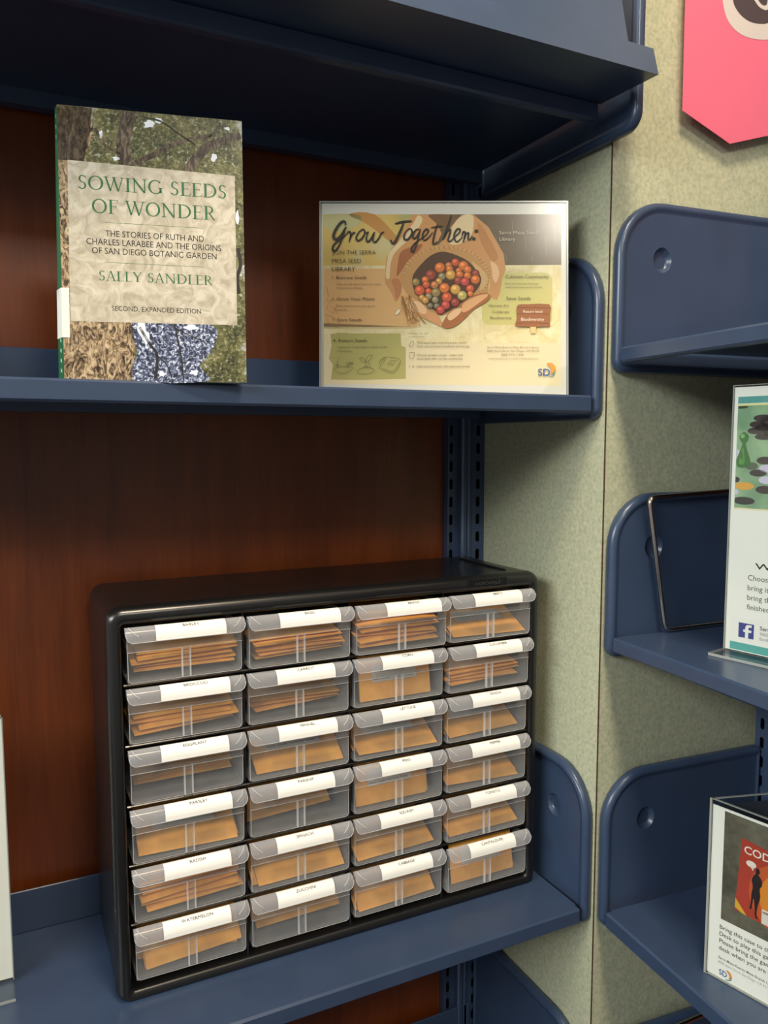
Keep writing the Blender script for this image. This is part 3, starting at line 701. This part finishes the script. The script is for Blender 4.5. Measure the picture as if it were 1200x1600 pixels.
pg.nxt(); SKM, SKL, SKD, SKH = flat(206, 152, 98), flat(228, 206, 164), flat(166, 104, 62), flat(232, 190, 146)
# arms and palms
bpoly([(480, 122), (500, 160), (560, 210), (600, 300), (540, 420), (400, 480), (300, 560), (235, 660), (225, 850), (190, 930), (158, 940), (148, 900), (120, 840), (72, 770), (66, 720), (80, 530), (130, 440), (185, 370), (260, 240), (330, 124)], SKM, B)
bpoly([(640, 330), (700, 210), (790, 124), (900, 122), (1040, 240), (1120, 380), (1182, 490), (1202, 640), (1170, 720), (1150, 850), (1120, 925), (1080, 915), (1045, 850), (1060, 720), (1000, 600), (900, 520), (700, 450), (560, 420)], SKM, B); pg.nxt()
bpoly([(380, 130), (330, 210), (240, 320), (180, 400), (110, 480), (90, 560), (76, 700), (110, 720), (120, 600), (150, 500), (220, 420), (320, 330), (420, 180)], SKL, B, True)
bpoly([(710, 220), (800, 130), (890, 130), (900, 220), (870, 330), (760, 400), (660, 380)], SKL, B, True)
bpoly([(1060, 560), (1120, 600), (1140, 680), (1110, 760), (1080, 720), (1070, 640)], SKH, B, True)
bpoly([(220, 470), (330, 420), (420, 400), (380, 470), (290, 550), (230, 640), (180, 700), (190, 580)], SKD, B, True)
bpoly([(940, 200), (1000, 260), (1090, 420), (1130, 520), (1080, 560), (1010, 460), (950, 330)], flat(190, 132, 80), B, True)
bpoly([(130, 740), (190, 720), (225, 780), (215, 860), (185, 910), (165, 900), (160, 830)], flat(190, 128, 84), B, True); bpoly([(480, 124), (700, 124), (740, 160), (690, 230), (600, 260), (540, 190)], flat(120, 88, 58), B, True)
pg.nxt()
BUR, BUD = flat(196, 150, 96), flat(148, 100, 60)
bpoly([(218, 700), (240, 630), (330, 535), (450, 448), (580, 403), (700, 428), (850, 480), (960, 540), (1040, 620), (1062, 700), (1040, 790), (1030, 870), (900, 930), (760, 1010), (600, 1070), (480, 1020), (380, 940), (280, 870), (232, 790)], BUR, B, True); pg.nxt()
rb = random.Random(3)
for i in range(70):
    a = pi*(.02+1.25*i/70); cx_, cy_ = 640-410*cos(a), 700-285*sin(a)
    pg.ribbon([B(cx_, cy_), B(cx_+rb.uniform(-16, 16)+22*cos(a), cy_+26*sin(a)+rb.uniform(-8, 8))], .5, (BUD, flat(222, 184, 132))[i % 2], False)
bpoly([(325, 720), (350, 660), (420, 575), (500, 505), (600, 470), (720, 495), (850, 560), (930, 650), (972, 720), (950, 800), (880, 880), (760, 970), (620, 1050), (500, 1000), (390, 900), (335, 810)], flat(86, 60, 44), B, True)
bpoly([(880, 560), (960, 620), (1030, 700), (1020, 780), (960, 830), (970, 720), (930, 650)], flat(214, 176, 122), B, True); pg.nxt()
BC = {'O': (212, 108, 46), 'R': (198, 78, 44), 'D': (142, 52, 42), 'G': (138, 128, 96), 'Y': (214, 156, 72), 'o': (186, 112, 60), 'y': (196, 142, 70), 'V': (140, 118, 66), 'E': (190, 172, 96), 'P': (192, 62, 58), 'g': (112, 104, 84)}
for x, y, r_, c in [(500, 690, 52, 'D'), (668, 600, 32, 'o'), (730, 572, 38, 'R'), (675, 635, 35, 'O'), (805, 605, 48, 'O'), (585, 622, 50, 'O'), (845, 640, 38, 'O'), (760, 650, 28, 'O'), (920, 675, 35, 'D'), (770, 685, 36, 'O'), (843, 698, 36, 'O'), (603, 705, 36, 'G'), (685, 690, 48, 'Y'), (918, 735, 45, 'O'), (445, 735, 32, 'O'), (360, 758, 38, 'V'), (755, 745, 40, 'D'), (820, 755, 42, 'P'), (575, 750, 32, 'y'), (535, 785, 38, 'o'), (457, 782, 36, 'R'), (868, 820, 40, 'R'), (395, 838, 50, 'R'), (478, 845, 32, 'R'), (627, 815, 50, 'O'), (730, 828, 50, 'Y'), (548, 857, 45, 'V'), (870, 868, 28, 'O'), (793, 885, 46, 'E'), (478, 893, 32, 'G'), (415, 905, 30, 'y'), (447, 930, 34, 'y'), (650, 903, 50, 'R'), (540, 925, 33, 'G'), (493, 980, 28, 'g'), (555, 985, 30, 'g'), (727, 950, 42, 'D'), (638, 975, 42, 'P'), (590, 1022, 40, 'P')]:
    q = BC[c]; u, v = B(x, y); rr = r_/6*U_; q = [int(t*.86+z*.14) for t, z in zip(q, (228, 200, 160))]; dk = flat(*[int(t*.62) for t in q]); lt = flat(*[min(255, int(t*1.12+22)) for t in q])  # berry colours pulled towards cream: soft print plus painted glare haze
    pg.nxt(); pg.ell(u, v, rr*1.04, rr*1.04, dk, 16); pg.nxt(); pg.ell(u-rr*.06, v+rr*.10, rr*.88, rr*.86, flat(*q), 16); pg.nxt(); pg.ell(u-rr*.22, v+rr*.32, rr*.42, rr*.34, lt, 10)
pg.nxt()
bpoly([(290, 955), (330, 925), (400, 945), (470, 1025), (545, 1048), (592, 1120), (605, 1172), (540, 1150), (440, 1100), (330, 1030)], SKM, B, True)
bpoly([(600, 1168), (650, 1068), (705, 1018), (770, 990), (800, 945), (900, 885), (1000, 858), (1055, 880), (1030, 935), (900, 1015), (830, 1085), (745, 1160), (660, 1192)], SKD, B, True); pg.nxt()
bpoly([(310, 960), (360, 935), (420, 965), (460, 1020), (440, 1060), (350, 1020)], SKH, B, True); bpoly([(470, 1040), (540, 1055), (585, 1120), (530, 1130), (460, 1085)], flat(214, 156, 108), B, True)
bpoly([(655, 1075), (705, 1025), (775, 1000), (775, 1045), (700, 1110), (665, 1112)], SKH, B, True); bpoly([(785, 1000), (810, 950), (910, 895), (1010, 870), (1030, 890), (920, 975), (830, 1035), (790, 1035)], flat(224, 170, 120), B, True)
for i in range(26):
    x = 215+rb.uniform(0, 90); pg.ribbon([B(x, 890+rb.uniform(-20, 20)), B(x+40+rb.uniform(-30, 40), 1020), B(x+80+rb.uniform(-60, 100), 1120+rb.uniform(-20, 60))], .55, (flat(204, 152, 92), flat(160, 110, 62), flat(228, 190, 136))[i % 3])
pg.ell(*B(190, 1040), 4.0, 1.6, flat(236, 226, 200), 10, .9)
# lettering
pg.nxt(); INK = flat(46, 44, 38)
def brush(T, pts, wd): pg.ribbon([T(*p) for p in pts], wd*1.3/6*U_, INK, True, 6, True)
brush(A, [(268, 225), (266, 195), (238, 192), (202, 230), (172, 280), (158, 325), (170, 356), (202, 348), (235, 310), (258, 270), (276, 240)], 21)
brush(A, [(268, 262), (250, 320), (222, 390), (196, 440), (168, 468), (150, 450), (160, 412), (192, 380), (240, 345), (280, 308)], 16)
brush(A, [(280, 308), (300, 285), (318, 300), (318, 330), (302, 388)], 14); brush(A, [(306, 368), (326, 320), (345, 296), (362, 300)], 13)
brush(A, [(430, 262), (396, 290), (370, 340), (385, 370), (420, 352), (450, 302), (442, 268), (428, 264)], 14); brush(A, [(444, 290), (462, 298), (484, 286)], 9)
brush(A, [(484, 284), (464, 350), (476, 380), (502, 362), (530, 310), (544, 288)], 14); brush(A, [(540, 296), (527, 362), (545, 386), (580, 350), (604, 302), (632, 288)], 13)
brush(A, [(732, 212), (800, 194), (892, 186)], 15); brush(A, [(815, 190), (800, 240), (770, 310), (735, 380), (710, 396), (692, 362)], 19)
brush(A, [(868, 255), (836, 285), (816, 335), (830, 362), (862, 350), (892, 300), (884, 262), (866, 256)], 14); brush(A, [(884, 285), (905, 290), (925, 278)], 8)
brush(A, [(962, 262), (928, 270), (902, 320), (906, 350), (932, 338), (960, 290), (972, 262)], 13); brush(A, [(970, 268), (958, 315), (935, 400), (910, 465), (890, 470), (892, 430), (930, 385), (985, 345)], 13)
brush(A, [(985, 345), (1020, 320), (1046, 278), (1026, 262), (996, 300), (992, 345), (1010, 366), (1052, 335), (1085, 290)], 13)
brush(A, [(1132, 215), (1110, 280), (1090, 370), (1096, 405), (1128, 380)], 14); brush(A, [(1068, 250), (1120, 240), (1182, 234)], 10)
brush(B, [(692, 130), (662, 220), (626, 330), (604, 362)], 15); brush(B, [(615, 345), (660, 272), (682, 272), (672, 320), (660, 368), (682, 376), (714, 340)], 13)
brush(B, [(714, 340), (760, 300), (772, 266), (746, 262), (718, 310), (722, 360), (746, 380), (795, 335)], 13)
brush(B, [(790, 330), (800, 290), (822, 296), (816, 335), (800, 388)], 14); brush(B, [(806, 355), (832, 305), (852, 300), (846, 350), (862, 362), (888, 325)], 12)
pg.ell(*B(924, 280), 2.2, 2.0, INK, 12); pg.ell(*B(900, 352), 2.0, 1.9, INK, 12)
TXC = flat(70, 60, 46); TX2 = flat(96, 84, 66)
def tl(T, body, x, y, x1, cap, mt=TXC, bold=0.0): u, v = T(x, y); u1, _ = T(x1, y); pg.text(body, u, v, cap/6*U_, mt, u1-u, bold=bold-.012)
tl(A, 'JOIN THE SERRA', 145, 500, 552, 40); tl(A, 'MESA SEED', 145, 580, 415, 42); tl(A, 'LIBRARY', 145, 656, 360, 42)
tl(A, '1.', 148, 730, 166, 30); tl(A, 'Borrow Seeds', 186, 730, 466, 30, bold=.006); tl(A, 'Visit us and select your favorites,', 186, 786, 605, 18, TX2); tl(A, 'record your choices.', 186, 822, 435, 18, TX2)
tl(A, '2.', 145, 930, 168, 30); tl(A, 'Grow Your Plants', 188, 930, 542, 30, bold=.006); tl(A, 'Plant and nurture your green', 190, 990, 545, 18, TX2); tl(A, 'friends.', 190, 1026, 284, 18, TX2)
tl(A, '3.', 148, 1124, 168, 28); tl(A, 'Save Seeds', 196, 1126, 422, 30, bold=.006)
E_ = lambda x, y: L(480+x*.18333, 480+y*.18333)
def te(body, x, y, x1, cap, mt=TXC, bold=0.0): u, v = E_(x, y); u1, _ = E_(x1, y); pg.text(body, u, v, cap*.18333*U_, mt, u1-u, bold=bold-.012)
te('4. Return Seeds', 220, 300, 510, 28, bold=.006); te('Label your seeds. Return seeds to the', 258, 350, 680, 17, TX2); te('community.', 258, 382, 382, 17, TX2)
te('Harvest, dry, and', 866, 230, 1028, 11, TX2); te('prepare seeds.', 866, 257, 1000, 11, TX2)
C2 = lambda x, y: L(480+x*.4, 300+y*.4)
def tc(body, x, y, x1, cap, mt=TXC, bold=0.0): u, v = C2(x, y); u1, _ = C2(x1, y); pg.text(body, u, v, cap*.4*U_, mt, u1-u, bold=bold-.012)
tc('That means plant and they better ensure', 428, 594, 622, 9); tc('food, care and seed cleanliness and storage.', 428, 608, 636, 9)
tc('Choose proper seeds - Label and', 428, 642, 606, 9); tc('share back with our bio community.', 428, 656, 608, 9); tc('Label and share back with seed community.', 428, 686, 636, 9)
td = lambda body, x, y, x1, cap, mt=TXC, bold=0.0: tl(D, body, x, y, x1, cap, mt, bold)
td('Cultivate Community', 598, 122, 1002, 32, bold=.004); td('Paint your favorite heirloom', 596, 180, 905, 17, TX2); td('seeds and prepare green friends.', 596, 212, 945, 17, TX2); td('Save Seeds', 606, 325, 832, 32, bold=.006)
td('Harvest dry', 442, 390, 628, 26); td('Celebrate', 474, 448, 632, 26); td('Biodiversity', 456, 504, 655, 26)
td('Serra Mesa-Kearny Mesa Branch Library', 426, 778, 912, 20, TX2); td('9005 Aero Drive, San Diego, CA 92123', 424, 812, 912, 20, TX2); td('858-573-1396', 558, 848, 768, 20, TX2); td('www.facebook.com/SerraMesaLibrary', 438, 882, 902, 16, TX2)
WT = flat(214, 200, 176); pg.text('Serra Mesa Seed', *L(780, 367), 4.0, WT, 42.5); pg.text('Library', *L(780, 377), 4.0, WT, 18)
# wooden sign drawing
pg.poly(smoothpoly([D(*p) for p in [(715, 372), (800, 366), (1008, 366), (1014, 450), (1012, 560), (990, 576), (720, 576), (690, 545), (704, 500), (700, 420)]], 2), flat(152, 98, 62)); bpoly([(828, 578), (884, 578), (880, 640), (834, 640)], flat(222, 190, 130), D); pg.nxt()
for y in (400, 458, 545): pg.ribbon([D(704, y), D(860, y-4), D(1010, y+2)], .7, flat(116, 70, 42))
td('Return local', 764, 445, 942, 24, flat(238, 226, 206), .012); td('Biodiversity', 744, 520, 960, 28, flat(238, 226, 206), .014)
# line drawings
LN = flat(86, 86, 54)
def ln(pts, wd=2.6): pg.ribbon([E_(*p) for p in pts], wd*.18333*U_, LN)
for P_ in ([(228, 530), (262, 512), (340, 508), (390, 520), (330, 560), (290, 566), (228, 545)], [(262, 512), (256, 480), (270, 440)], [(240, 488), (262, 498), (275, 488)], [(330, 480), (350, 495), (395, 480), (370, 474), (352, 495), (348, 530)], [(335, 478), (360, 470), (385, 490)],
           [(428, 545), (470, 520), (540, 520), (572, 545), (520, 568), (440, 566), (428, 545)], [(505, 520), (502, 460), (520, 420), (555, 412), (545, 440), (510, 470)], [(445, 440), (470, 430), (498, 470), (470, 470), (445, 440)], [(520, 470), (535, 500), (545, 525)], [(478, 520), (500, 500), (525, 515)],
           [(616, 520), (650, 440), (700, 428), (795, 456), (740, 560), (640, 535), (616, 520)], [(616, 490), (625, 450), (670, 432), (640, 490)], [(680, 490), (720, 455), (770, 462)], [(690, 500), (715, 480), (725, 500), (745, 460)], [(640, 520), (730, 545), (790, 470)],
           [(866, 330), (885, 300), (905, 292), (900, 330), (875, 340), (866, 325)], [(868, 395), (875, 388), (910, 388), (912, 400), (905, 436), (878, 438), (872, 405)], [(866, 515), (872, 495)], [(898, 515), (903, 498), (908, 515)]): ln(P_)
for P_ in ([(150, 905), (110, 960), (100, 1010), (160, 1040), (190, 960)], [(80, 1060), (150, 1080), (215, 1150), (190, 1180), (120, 1150), (80, 1060)], [(130, 980), (170, 1010), (200, 1060)], [(90, 800), (110, 880), (90, 940)]): pg.ribbon([A(*p) for p in P_], .5, flat(190, 146, 96))
pg.text('SD', *D(902, 1034), 9.0*.87, flat(66, 96, 150), 13.6, bold=.012)
pg.ribbon([D(985, 920), D(1030, 940), D(1046, 985), D(1018, 1018)], lambda t: 1+4.2*sin(pi*min(1, t*1.1)), flat(226, 150, 66)); pg.ribbon([D(1058, 985), D(1050, 1020), D(1030, 1038), D(1000, 1043)], lambda t: 1.6-1.0*t, flat(70, 142, 150))
m.build('poster_sheet', post, recalc=False)

# ------------------------------------------------------------------ sign holders
def sheet_map(p): return p
def t_sign(label, loc, rotz, W, H, paint, base=(.042, .030), group=None):
    t = thing('sign_holder', label, 'sign', loc, rotz, group)
    m = MB(); m.box(0, W, -.0030, -.0010, .002, H, M_acry); m.box(0, W, .0010, .0030, .002, H, M_acry)
    m.box(0, .0009, -.0030, .0030, .002, H, M_edge); m.box(W-.0009, W, -.0030, .0030, .002, H, M_edge); m.box(0, W, -.0030, .0030, H-.0008, H, M_edge); m.build('acrylic_panel', t)
    m = MB(); m.box(-.001, W+.001, -base[0], base[1], 0, .0028, M_acry)
    for q in ((-.001, W+.001, -base[0]-.0005, -base[0]), (-.0015, -.001, -base[0], base[1])): m.box(q[0], q[1], q[2], q[3], 0, .0028, M_edge)
    m.build('acrylic_base', t)
    m = MB(); m.box(.001, W-.001, -.0006, .0006, .0032, min(H-.002, .2826), M_paper); pg = Page(m, step=3e-5, z0=.0006); paint(pg); m.build('paper_insert', t, recalc=False)
    return t
def paint2(pg):
    TE = flat(92, 160, 158); pg.rect(4.8, 265.6, 211, 272.6, TE); pg.rect(6, 4.2, 211, 12.6, flat(94, 172, 168)); pg.rect(4.6, 263.2, 211, 265.2, flat(226, 222, 160)); pg.rect(4.6, 154.6, 211, 156.4, flat(232, 224, 186))
    def _board(nt, b):
        v = coords(nt); n = noise(nt, v, 26, 3, .5); nt.links.new(ramp(nt, n, [(.35, srgb(120, 156, 124)), (.65, srgb(160, 192, 152))]), b.inputs['Base Color'])
    pg.rect(4.9, 156.4, 211, 263.2, mat('print_game_board', (0, 0, 0, 1), .5, .3, build=_board)); pg.nxt()
    BR = flat(62, 52, 54); LI = flat(206, 200, 226)
    X0 = 5.2
    def cl(u, v, a, b_, mt):   # ellipse clipped to the picture edge
        n = 24; pts = [(max(X0, u+a*cos(2*pi*i/n)), min(262.8, max(156.8, v+b_*sin(2*pi*i/n)))) for i in range(n)]; pg.poly(pts, mt)
    for q in ((32, 250, 10, 3.6), (27, 243.5, 9, 3.6), (33, 240, 9, 4), (25, 237, 9, 3.5), (37, 246, 8, 6), (34, 231, 10, 3.5), (40, 236, 8, 5)): cl(*q, BR)
    cl(8, 262, 8, 1.8, flat(60, 66, 56)); cl(36, 206.5, 9, 4, BR); cl(29, 193.5, 9, 3.6, BR); cl(38, 198.5, 8, 4, LI); cl(38, 186.5, 8, 4, LI); cl(5, 213, 4, 5, LI); cl(6, 186, 4, 3, flat(50, 50, 54)); cl(15, 179.5, 10.5, 4.0, flat(224, 166, 72)); cl(37, 176.5, 10, 4.2, BR); cl(5.5, 173, 3.5, 3, LI); cl(15, 164, 12, 4.2, flat(56, 54, 58)); cl(60, 210, 11, 5, BR); cl(70, 185, 12, 5, LI)
    pg.nxt(); G1, G2, G3 = flat(58, 112, 56), flat(86, 146, 76), flat(120, 176, 104)
    cl(22, 200.5, 7, 4, flat(90, 100, 84)); pg.nxt()
    pg.poly(smoothpoly([(6.8, 200), (5.6, 207), (9.5, 217.5), (11.2, 224), (9.6, 226), (7.6, 231.5), (12.8, 236), (18, 231.5), (16.5, 226), (14.8, 224), (17.4, 215), (20.6, 206), (19.6, 200.5), (13, 198.5)], 4), G1); pg.nxt()
    pg.poly(smoothpoly([(8, 203), (9.5, 212), (12, 220), (14, 212), (14, 203)], 4), G2); pg.ell(11.2, 231.6, 2.4, 2.4, G3, 12); pg.ell(11, 211, 1.2, 4, G3, 10)
    pg.nxt(); IN = flat(66, 66, 70)
    pg.text('We invite you to play', 30.0, 93.6, 6.2, M_dark, 150, bold=.008)
    for s_, v in (('Choose a board game from the shelf,', 81.0), ('bring it to a table and play. Please', 70.3), ('bring the game back when you are', 60.0), ('finished.', 49.8)): pg.text(s_, 23.2, v, 5.6, IN)
    FB = flat(74, 78, 146); pg.rect(15.2, 18.7, 31.8, 34.4, FB); pg.nxt()
    pg.poly([(22.5, 18.7), (26, 18.7), (26, 25), (29, 25), (29.4, 27.6), (26, 27.6), (26, 29.6), (26.6, 30.6), (29.4, 30.6), (29.4, 33.2), (25.4, 33.2), (23.3, 32.2), (22.5, 30), (22.5, 27.6), (20.4, 27.6), (20.4, 25), (22.5, 25)], M_paper)
    pg.text('Serra Mesa Library', 38.2, 29.9, 4.2, IN, bold=.008); GY = flat(150, 150, 152); pg.text('9005 Aero Drive, San Diego', 38.2, 24.4, 3.4, GY); pg.text('facebook.com/SerraMesaLibrary', 38.2, 19.4, 3.4, GY)
a2 = math.atan2(-.981, .194)
t_sign('acrylic sign with a green pawn photo on the right shelf', (.0701, -.1165, R2_+.0002), a2, .2159, .2848, paint2, (.030, .030))
def paint_blank(pg): pass
t_sign('white sheet sign in clear holder at the left edge', (-.6362-.2159, .1650, ZL+.0002), 0.0, .2159, .2850, paint_blank, (.036, .030))

# three sided sign on the lower right shelf
a3 = math.atan2(-.977, .212); W3, H3 = .140, .1920
t3 = thing('game_sign', 'clear three sided sign showing a red game box', 'sign', (.0221, -.1475, R3+.0002), a3)
m = MB(); c3, s3 = cos(R(62)), sin(R(62)); Cc = (W3*c3, W3*s3)
def wall(m, p, q, t, z0, z1, mt):
    dx, dy = q[0]-p[0], q[1]-p[1]; l = math.hypot(dx, dy); nx_, ny_ = -dy/l*t, dx/l*t
    prism(m, [p, q, (q[0]+nx_, q[1]+ny_), (p[0]+nx_, p[1]+ny_)], z0, z1, mt)
wall(m, (0, 0), (W3, 0), .0016, 0, H3, M_acry); wall(m, (W3, 0), Cc, .0016, 0, H3, M_acry); wall(m, Cc, (0, 0), .0016, 0, H3, M_acry)
for p, q in (((0, 0), (W3, 0)), ((W3, 0), Cc), (Cc, (0, 0))): wall(m, p, q, .0022, H3-.0010, H3, M_edge); wall(m, p, q, .0022, 0, .0012, M_edge)
m.box(-.0008, .0012, -.0006, .0016, 0, H3, M_edge); m.build('acrylic_prism', t3)
m = MB(); m.box(.0015, W3-.0015, .0020, .0028, .0015, .1852, M_paper); pg = Page(m, lambda u, v, h: (u*1e-3, .0020-h, v*1e-3), step=3e-5)
def _grey(nt, b):
    v = coords(nt); n = noise(nt, v, 140, 3, .6); n2 = noise(nt, v, 14, 2)
    nt.links.new(mixc(nt, .5, ramp(nt, n, [(.35, srgb(70, 68, 58)), (.65, srgb(104, 100, 88))]), ramp(nt, n2, [(.35, srgb(60, 56, 46)), (.65, srgb(128, 124, 108))])), b.inputs['Base Color'])
pg.rect(14.3, 66, 126, 182.6, mat('print_grey_cloth', (0, 0, 0, 1), .5, .3, build=_grey)); pg.nxt()
pg.poly([(33.2, 161.5), (116, 152), (110, 78), (28.4, 83.2)], flat(176, 66, 50)); pg.nxt()
pg.ell(76, 112, 34, 36, flat(200, 92, 48), 24); pg.nxt(); pg.ell(78, 110, 25, 30, flat(222, 140, 50), 24); pg.nxt(); pg.ell(79, 108, 15, 22, flat(232, 176, 66), 20)
pg.nxt(); pg.text('CODENAMES', 36.0, 147.0, 8.0, flat(240, 232, 224), 70, bold=.012); pg.ell(43.5, 138, 5.2, 3.4, flat(236, 224, 214), 14); pg.poly([(43, 135.2), (46.2, 135.4), (45.4, 131.6)], flat(236, 224, 214))
SH = flat(44, 34, 36)
pg.poly(smoothpoly([(48.5, 135.5), (51.6, 136), (52.6, 132.4), (51.2, 130), (54.6, 126), (55, 120), (52.8, 116), (54, 108), (51.6, 97), (51, 88), (53, 84.6), (49.6, 85.4), (48.6, 96), (47.4, 104), (46.2, 96), (46, 92.6), (43.6, 91.6), (44.6, 98), (45, 108), (46, 116), (44.6, 122), (46.6, 128), (48.2, 130)], 3), SH)
pg.poly(smoothpoly([(68, 136), (73, 137), (74, 131), (80, 128), (81, 112), (78, 108), (79, 88), (72, 88), (70, 104), (66, 88), (61, 89), (64, 108), (62, 118), (65, 128)], 3), SH)
pg.nxt(); pg.rect(56, 82, 74, 97, flat(222, 216, 208)); pg.poly([(28.6, 86), (28.9, 96), (41, 82.6), (36, 82.8)], flat(218, 168, 60)); pg.rect(57, 93, 66, 95, flat(160, 60, 56))
pg.nxt(); IN = flat(52, 52, 56)
for s_, v in (('Bring this case to the Reference', 55.2), ('Desk to play this game.', 47.8), ('Please bring the game back to the', 40.2), ('desk when you are finished.', 32.4)): pg.text(s_, 13.8, v, 4.5, IN)
GY = flat(120, 120, 124); pg.text('Serra Mesa-Kearny Mesa Branch Library', 13.5, 22.5, 2.6, GY, bold=.01); pg.text('9005 Aero Drive, San Diego, CA 92123', 13.5, 17.6, 2.4, flat(160, 160, 162))
pg.text('SD', 14.8, 5.4, 6.0, flat(66, 96, 150), 8.6, bold=.012); pg.ribbon([(22.6, 13.6), (26, 11.6), (27.2, 8), (25.2, 5.2)], lambda t: .8+2.2*sin(pi*min(1, t*1.1)), flat(226, 150, 66)); pg.ribbon([(28.2, 8.4), (27.2, 5), (24.4, 3.4), (22, 3.2)], 1.0, flat(70, 142, 150))
m.build('paper_insert', t3, recalc=False)
m = MB(); wall(m, (Cc[0]*.98+.003, Cc[1]*.98), (.0055, .0035), .0006, .0015, .1852, mat('dark_card', srgb(40, 46, 58), .5)); wall(m, (W3-.004, .0035), (Cc[0]+.001, Cc[1]-.003), .0006, .0015, .1852, M_card); m.build('side_inserts', t3)

# ------------------------------------------------------------------ wire bookends
def bookend(label, loc, rotz):
    t = thing('wire_bookend', label, 'bookend', loc, rotz, 'chrome wire bookends')
    cor = [(.0, .0034), (-.0305, .1615), (.1040, .1665), (.1355, .0034)]; r = .010; pts = []
    for i, c in enumerate(cor):
        a = Vector(cor[i-1]); b = Vector(c); d = Vector(cor[(i+1) % 4]); p = b+(a-b).normalized()*r; q = b+(d-b).normalized()*r
        for k in range(6): f = k/5; pts.append(p*(1-f)**2+b*2*f*(1-f)+q*f*f)
    m = MB(); m.tube([(p.x, 0, p.y) for p in pts], .0031, M_chrome, 12, True); m.build('wire_loop', t)
    return t
bookend('chrome wire bookend on the shelf beside the green pawn sign', (.0733, -.0290, R2_), math.atan2(-.0060, .1310))
bookend('chrome wire bookend on the bottom right shelf', (.0650, -.0290, R4), math.atan2(-.0060, .1310))

# ------------------------------------------------------------------ pink pennant hung over the right end panel
pn = thing('paper_pennant', 'pink pointed paper pennant with black and white swirl', 'pennant', (0.0857, -.0140, 0.3537))
M_pink = mat('pink_paper', srgb(222, 106, 132), .6, .3)
m = MB(); out = [(0.0043, 0.0241), (0.0825, 0.0), (0.1608, 0.0241), (0.1608, 0.3083), (0.0016, 0.3083)]
m.loft([[(x, y, z) for x, z in out] for y in (0, .0006)], M_pink, True, (True, True), False); m.build('pennant_sheet', pn)
m = MB(); pg = Page(m, lambda u, v, h: ((u*1e-3-.038)*1.0717, -h, (v*1e-3-.330)*1.0717), step=6e-5)
def C_(pts, mt): pg.poly(smoothpoly(pts, 4), mt)
WH, BKc = flat(200, 192, 188), flat(76, 66, 69)
C_([(95.3, 479), (97.4, 469.9), (102.1, 460.6), (111.1, 453), (124.4, 448.2), (140.6, 447.3), (156.8, 449.1), (172, 453), (183, 462), (187, 476), (186, 520), (178, 545), (160, 560), (136, 562), (112, 552), (98, 530), (94, 505)], WH); pg.nxt()
C_([(111, 481), (115.7, 473.2), (126.2, 466.9), (139.6, 464.1), (154.3, 465.3), (166, 468.5), (176, 476), (178, 500), (172, 530), (156, 546), (136, 548), (118, 540), (109, 520), (108, 500)], BKc); pg.nxt()
C_([(143, 489), (150.2, 484), (157.8, 481.9), (166, 483), (171, 492), (170, 516), (160, 532), (142, 536), (128, 526), (126, 508), (132, 496)], WH); pg.nxt()
C_([(150, 490), (158, 486), (165, 490), (164, 510), (154, 522), (144, 520), (138, 510), (142, 498)], BKc)
m.v = [(x, y-.0002, z) for x, y, z in m.v]; m.build('swirl_print', pn, recalc=False)
m = MB(); m.box(.070, .100, -.0002, .0340, 0.3083, 0.3091, M_pink); m.box(.070, .100, .0330, .0340, 0.2783, 0.3091, M_pink); m.build('hanging_strap', pn)
